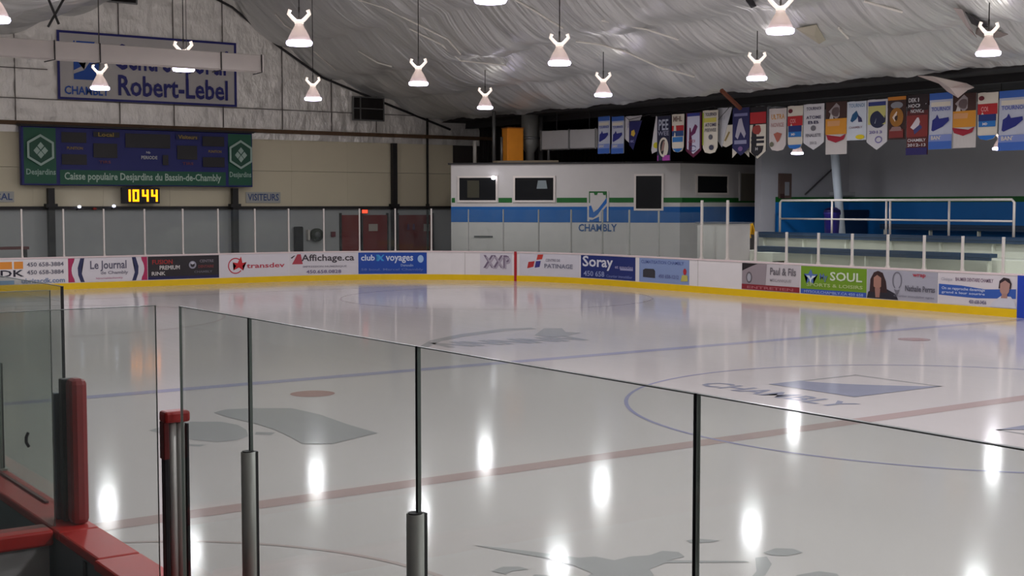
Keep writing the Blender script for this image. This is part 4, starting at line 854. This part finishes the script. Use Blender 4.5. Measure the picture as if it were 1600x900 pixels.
# vents
def vent(px0,py0,px1,py1,label):
    fs, Ws, Hs = yframe(px0,py0,px1,py1,YW-.22); t = thing('wall_vent', fs(Ws/2,0,0), label, 'vent')
    MB().prism([(0,0),(Ws,0),(Ws,Hs),(0,Hs)], fs, -.02,.03).build('backing', mat('vent_dark',(26,22,20),.8), t)
    b = MB()
    for r in ((-.05,0,-.05,Hs+.05),(Ws,Ws+.05,-.05,Hs+.05),(0,Ws,Hs,Hs+.05),(0,Ws,-.05,0),(0,Ws,Hs*.48,Hs*.53),(Ws*.2,Ws*.24,0,Hs)): b.prism([(r[0],r[2]),(r[1],r[2]),(r[1],r[3]),(r[0],r[3])], fs, -.02,.06)
    b.build('vent_frame', GALV, t)
vent(552,152,598,188,'dark square louvre vent on the foil wall right of the big sign')
vent(160,-14,212,5,'dark vent at the top edge above the big sign')
p = aty(405,99,YW-.25); fs, Ws, Hs = yframe(398,86,410,111,YW-.2)
# hanging duct
YD = 17.0; a_ = aty(-40,65,YD); c_ = aty(410,99,YD); zt_ = 6.09; zb_ = 5.72
hd = thing('hanging_duct', ((a_.x+c_.x)/2,YD,zb_), 'long pale rectangular heater duct hanging in front of the big sign', 'duct')
DU = mat('pale_heater',(178,170,164),.45,.2)
MB().box((a_.x-2,YD,zb_),(c_.x,YD+.35,zt_)).build('duct_body', DU, hd, bevel=.015)
MB().box((c_.x,YD-.01,zb_-.01),(c_.x+.02,YD+.36,zt_+.01)).build('end_cap', mat('bright_end',(214,204,200),.35,.3), hd)
for px in (85,156,345,408):
    x = aty(px,80,YD).x; b = MB().tube([(x,YD-.02,zt_+.01),(x,YD-.03,zb_-.02),(x-.22,YD-.03,zb_-.08)],.014,6); b.build('hanger_bracket', DARK, hd)
for px in (155,292):
    x = aty(px,40,YD+.1).x; MB().tube([(x,YD+.15,zt_),(x,YD+.15,zprof(x))],.008,6).build('hanger_wire', mat('wire_grey',(90,84,80)), hd)
# crossing cables at top left
p = aty(85,20,22); b = MB(); b.tube([aty(75,42,22),aty(110,-20,22)],.03,6); b.tube([aty(92,38,22),aty(68,-20,22)],.03,6)
tag(b.build('cross_cable', DARK),'dark crossed cables hanging from the roof at the top left','cable')
# loose foil and patches on the ceiling
def onceil(px, py, off=.05):
    d = ray(px,py); t = 8
    while t < 70:
        q = CAM+d*t
        if q.x > XE or q.z > zceil(q.x,q.y)-off: return q
        t += .05
    return q
FL = mat('flap_foil',(206,192,186),.4,.4,bump=.4,bscale=2)
def flap(pts, label, name='foil_flap', m=FL, off=.12):
    b = MB(); P = [onceil(x,y,off)-Vector((0,0,dz)) for x,y,dz in pts]; 
    n = len(P); c = sum(P, Vector())/n; nn = Vector((-.5,-.3,-.8)).normalized()*.02
    A = [b.bm.verts.new(q) for q in P]; B = [b.bm.verts.new(q+nn) for q in P]; ca = b.bm.verts.new(c+Vector((0,0,-.05))); cb_ = b.bm.verts.new(c+nn+Vector((0,0,-.05)))
    for i in range(n):
        j = (i+1)%n; b.bm.faces.new([A[i],A[j],ca]); b.bm.faces.new([B[j],B[i],cb_]); b.bm.faces.new([A[j],A[i],B[i],B[j]])
    return tag(b.build(name, m), label, 'insulation')
flap([(1490,12,0),(1503,14,0),(1522,52,0),(1526,58,0),(1516,50,0)], 'narrow pale foil strip hanging beside the dark tear above the right lamp')
flap([(1508,18,0),(1520,26,0),(1545,42,0),(1530,42,0),(1518,36,0)], 'black tear in the ceiling foil above the right lamp', 'foil_tear', BLACK, .1)
flap([(1526,44,0),(1552,46,0),(1575,53,0),(1562,58,0),(1535,58,0),(1524,52,0)], 'curled foil lip under the dark tear above the right lamp', m=mat('lip_foil',(150,140,134),.4,.5))
flap([(1244,44,0),(1276,38,0),(1290,62,0),(1280,68,0)], 'pale square foil patch on the ceiling right of the large lamp', 'foil_patch', mat('patch_foil',(196,190,170),.4,.4), .08)
flap([(1434,118,0),(1458,119,0),(1510,130,0),(1522,136,0),(1512,140,0),(1497,152,0),(1480,142,0),(1465,128,0)], 'large loose foil flap drooping over the banners', off=.15)
flap([(1368,0,0),(1372,-4,0),(1385,9,0),(1380,12,0)], 'small dark tear in the ceiling foil at the top edge', 'foil_tear', BLACK, .1) if False else None
flap([(1165,0,0),(1175,-4,0),(1182,9,0),(1174,12,0)], 'small dark tear in the ceiling foil left of the large top lamp', 'foil_tear', BLACK, .1)
# foil battens running down the slope, their highlights painted in as near-white
k = 0
for pts in ([(805,0),(830,14),(880,45)],[(560,0),(600,12),(640,32),(700,62),(720,85)],[(640,45),(690,70),(720,95),(790,102)],[(560,80),(590,98),(612,104)],[(490,80),(525,110)],[(900,65),(940,70),(975,80),(1030,105),(1085,120)],[(940,32),(1010,46),(1060,62)],[(1350,2),(1385,12),(1410,19)],[(1310,44),(1325,60)],[(430,22),(445,40),(480,60)]):
    b = MB(); b.tube([onceil(x,y,.06) for x,y in pts], .028, 6)
    k += 1
    tag(b.build('foil_batten', mat('batten_highlight',(240,236,226),.35)), 'pale batten strip on the foil ceiling, number pending', 'batten', 'battens holding the ceiling foil')
    bpy.context.scene.collection.objects[-1]['label'] = ['pale batten at the top left of the middle ceiling lamp cable','pale batten curving down from the top edge, left of the middle of the ceiling','pale batten bending towards the lamp over the dark roof space','short pale batten above the dark wall vent','short pale batten right of the small far lamp','long pale batten running to the right above the leftmost banners','thin pale batten high between the two middle lamps','short pale batten at the top edge left of the torn foil','tiny pale batten right of the square foil patch','pale batten along the gable edge left of the reddish lamp'][k-1]
a_, c_ = onceil(1147,143,.2)+Vector((-.5,0,0)), onceil(1175,170,.2)+Vector((-.5,0,0))
tag(MB().tube([a_, a_+(c_-a_)*1.0],.07,6).build('rusty_strut', mat('rust_red',(110,58,36),.7)),'short rusty brown strut under the ceiling edge above the black and red banner','strut')
# ------------------------------------------------------------------ near boards and glass
XN = -13.10; GT = 2.268; XI, XO = -13.07, -13.27
def S(y): return -10.971+(y+10.971)*.972
nb = thing('near_boards', (-13.15,0,0), 'near rink boards with glossy red cap rail and slate back at the lower left', 'rink boards')
MB().box((XO+.01,-20,0),(XI-.0,8,HB-.05)).build('board_body', SLATE, nb)
for y0, y1, x0 in ((-4.25,8,XO),(-4.86,-4.255,XO),(-20,-4.87,XO-.02)):
    MB().box((x0,y0,HB-.05),(XI+.01,y1,HB)).build('cap_rail', REDCAP, nb, bevel=.012)
MB().box((XI-.07,-3.55,HB),(XI-.05,8,HB+.012)).build('cap_groove', mat('dark_red_groove',(84,20,22),.5), nb)
MB().box((XI,-20,0),(XI+.012,8,.2)).build('kick_plate', YEL, nb)
b = MB()
for k in range(7): b.box((XO-.0,-9.6+k*.82,.1),(XO+.012,-9.56+k*.82,HB-.06))
b.build('board_stud', mat('stud_dark',(40,46,52),.6), nb)
def pane(name, lo, hi, label, grp='near glass panes'):
    t = thing(name, ((lo[0]+hi[0])/2,(lo[1]+hi[1])/2,lo[2]), label, 'glass pane', grp)
    MB().box(lo, hi).build('pane', GLASS, t)
    e = .003; b = MB()
    if hi[0]-lo[0] < .05:
        b.box((lo[0]-.001,lo[1],hi[2]),(hi[0]+.001,hi[1],hi[2]+e)); b.box((lo[0]-.001,lo[1]-.001,lo[2]),(hi[0]+.001,lo[1],hi[2]+e)); b.box((lo[0]-.001,hi[1],lo[2]),(hi[0]+.001,hi[1]+.001,hi[2]+e))
    else:
        b.box((lo[0],lo[1]-.001,hi[2]),(hi[0],hi[1]+.001,hi[2]+e)); b.box((hi[0],lo[1]-.001,lo[2]),(hi[0]+e*.6,hi[1]+.001,hi[2]+e))
    b.build('polished_edge', GEDGE, t); return t
YP = {'p1':-5.44,'p2':S(-6.11),'p3':S(-7.40),'p4':S(-8.68),'p5':S(-9.95)}
GX0, GX1 = XN-.005, XN+.005
pane('rink_shield', (GX0,S(-3.60),HB),(GX1,-2.46,GT), 'near glass pane left of the red padded post')
pane('rink_shield', (GX0,YP['p2']+.007,HB),(GX1,S(-5.37),GT), 'near narrow glass pane right of the red capped post')
pane('rink_shield', (GX0,YP['p3']+.007,HB),(GX1,YP['p2']-.007,GT), 'near glass pane left of the middle black strip')
pane('rink_shield', (GX0,YP['p4']+.006,HB),(GX1,YP['p3']-.007,GT), 'near glass pane between the middle and the right black strip')
pane('rink_shield', (GX0,YP['p5']+.007,HB),(GX1,YP['p4']-.006,GT), 'near glass pane at the lower right of the picture')
shield0 = pane('bench_shield', (-16.9,-4.106,HB),(-13.245,-4.094,GT), 'glass divider of the bench left of the red padded post','bench dividers of glass')
pane('bench_shield', (-16.9,-5.42,HB),(-13.17,-5.41,GT), 'glass divider whose upright edge meets the red capped post','bench dividers of glass')
def strip_post(y, ztop, label, r=.028, strip=True):
    t = thing('glass_post', (XN,y,HB), label, 'post', 'near glass posts')
    MB().tube([(XN-.012,y,HB),(XN-.012,y,ztop)], r, 20).build('sleeve', ALU, t, True, 0)
    MB().box((XN+.006,y-.013,HB),(XN+.024,y+.013,ztop)).build('slot', BLACK, t)
    if strip: MB().box((XN-.004,y-.006,HB),(XN+.004,y+.006,GT+.003)).build('joint_strip', BLACK, t)
    MB().tube([(XN-.012,y,ztop),(XN-.012,y,ztop+.004)], r*.8, 16).build('end_cap', DARK, t)
    MB().box((XN-.05,y-.05,HB),(XN+.03,y+.05,HB+.012)).build('foot', ALU, t)
strip_post(YP['p2'], 1.752, 'aluminium post with black joint strip, right of the red capped post')
strip_post(YP['p3'], 1.752, 'aluminium post with black joint strip at the bottom middle')
strip_post(YP['p4'], 1.36, 'black joint strip post at the right, its sleeve below the frame')
strip_post(YP['p5'], 1.36, 'black joint strip post beyond the right edge') if False else None
strip_post(-2.43, 1.72, 'dark post at the left edge, behind the glass divider')
# red padded post
t = thing('padded_post', (XN-.06,-4.1,HB), 'red padded upright post at the left, standing on the red cap rail', 'post')
def rbox(lo, hi, name, m, bev): return MB().box(lo, hi).build(name, m, t, bevel=bev)
rbox((XN-.07,-4.17,HB),(XN+.02,-4.055,1.81),'pad',REDPAD,.03)
rbox((XN-.08,-4.05,HB),(XN+.02,-3.985,1.80),'black_channel',BLACK,.008)
rbox((XN-.10,-3.98,HB),(XN+.02,-3.925,1.72),'metal_channel',mat('blued_steel',(74,84,96),.4,.5),.008)
MB().box((GX0-.001,S(-3.61)-.008,HB),(GX1+.001,S(-3.61)+.002,GT+.003)).build('joint_strip', BLACK, t)
# red capped post with two tubes
t = thing('capped_post', (XN-.0,-5.44,HB), 'red capped post with two aluminium tubes, standing between the glass panes', 'post')
MB().tube([(XN-.014,-5.44,HB),(XN-.014,-5.44,1.765)],.020,16).build('tube', ALU, t, True)
MB().tube([(XN+.024,-5.44,HB),(XN+.024,-5.44,1.765)],.020,16).build('tube', ALU, t, True)
MB().box((XN-.056,-5.46,HB),(XN-.036,-5.42,1.75)).build('dark_channel', BLACK, t, bevel=.003)
MB().box((XN+.045,-5.46,HB),(XN+.057,-5.42,1.75)).build('dark_channel', BLACK, t, bevel=.003)
MB().box((XN-.058,-5.48,1.76),(XN+.058,-5.40,1.81)).build('red_cap', mat('red_plastic',(150,26,22),.4), t, bevel=.012)
MB().box((XN-.059,-5.465,1.60),(XN-.034,-5.41,1.765)).build('red_cap_side', mat('dark_red_plastic',(96,20,20),.4), t, bevel=.004)
# small handle on the pane
b = MB(); b.tube([aty(44,676,-4.115),aty(41,683,-4.12),aty(41,691,-4.12),aty(45,698,-4.115)],.008,6)
b.build('pull_handle', BLACK, shield0)
# bench divider below the glass
dv = thing('bench_divider', (-15,-4.1,0), 'solid bench divider with red rail running left from the red padded post', 'divider')
MB().box((-17,-4.15,0),(XO-.02,-4.05,.97)).build('panel', mat('divider_grey',(190,184,184),.6), dv)
MB().box((-17,-4.19,.97),(XO-.006,-4.01,HB)).build('rail', REDCAP, dv, bevel=.012)
dv = thing('bench_divider', (-15,-5.42,0), 'solid bench divider below the lower edge beside the red capped post', 'divider')
MB().box((-17,-5.46,0),(XO-.04,-5.38,.97)).build('panel', mat('divider_grey',(190,184,184),.6), dv)
MB().box((-17,-5.5,.97),(XO-.04,-5.34,HB)).build('rail', REDCAP, dv, bevel=.012)
struct(MB().box((-17,-12,-.02),(XO,8,.12)).build('floor_bench', RUBBER)).name = 'floor'
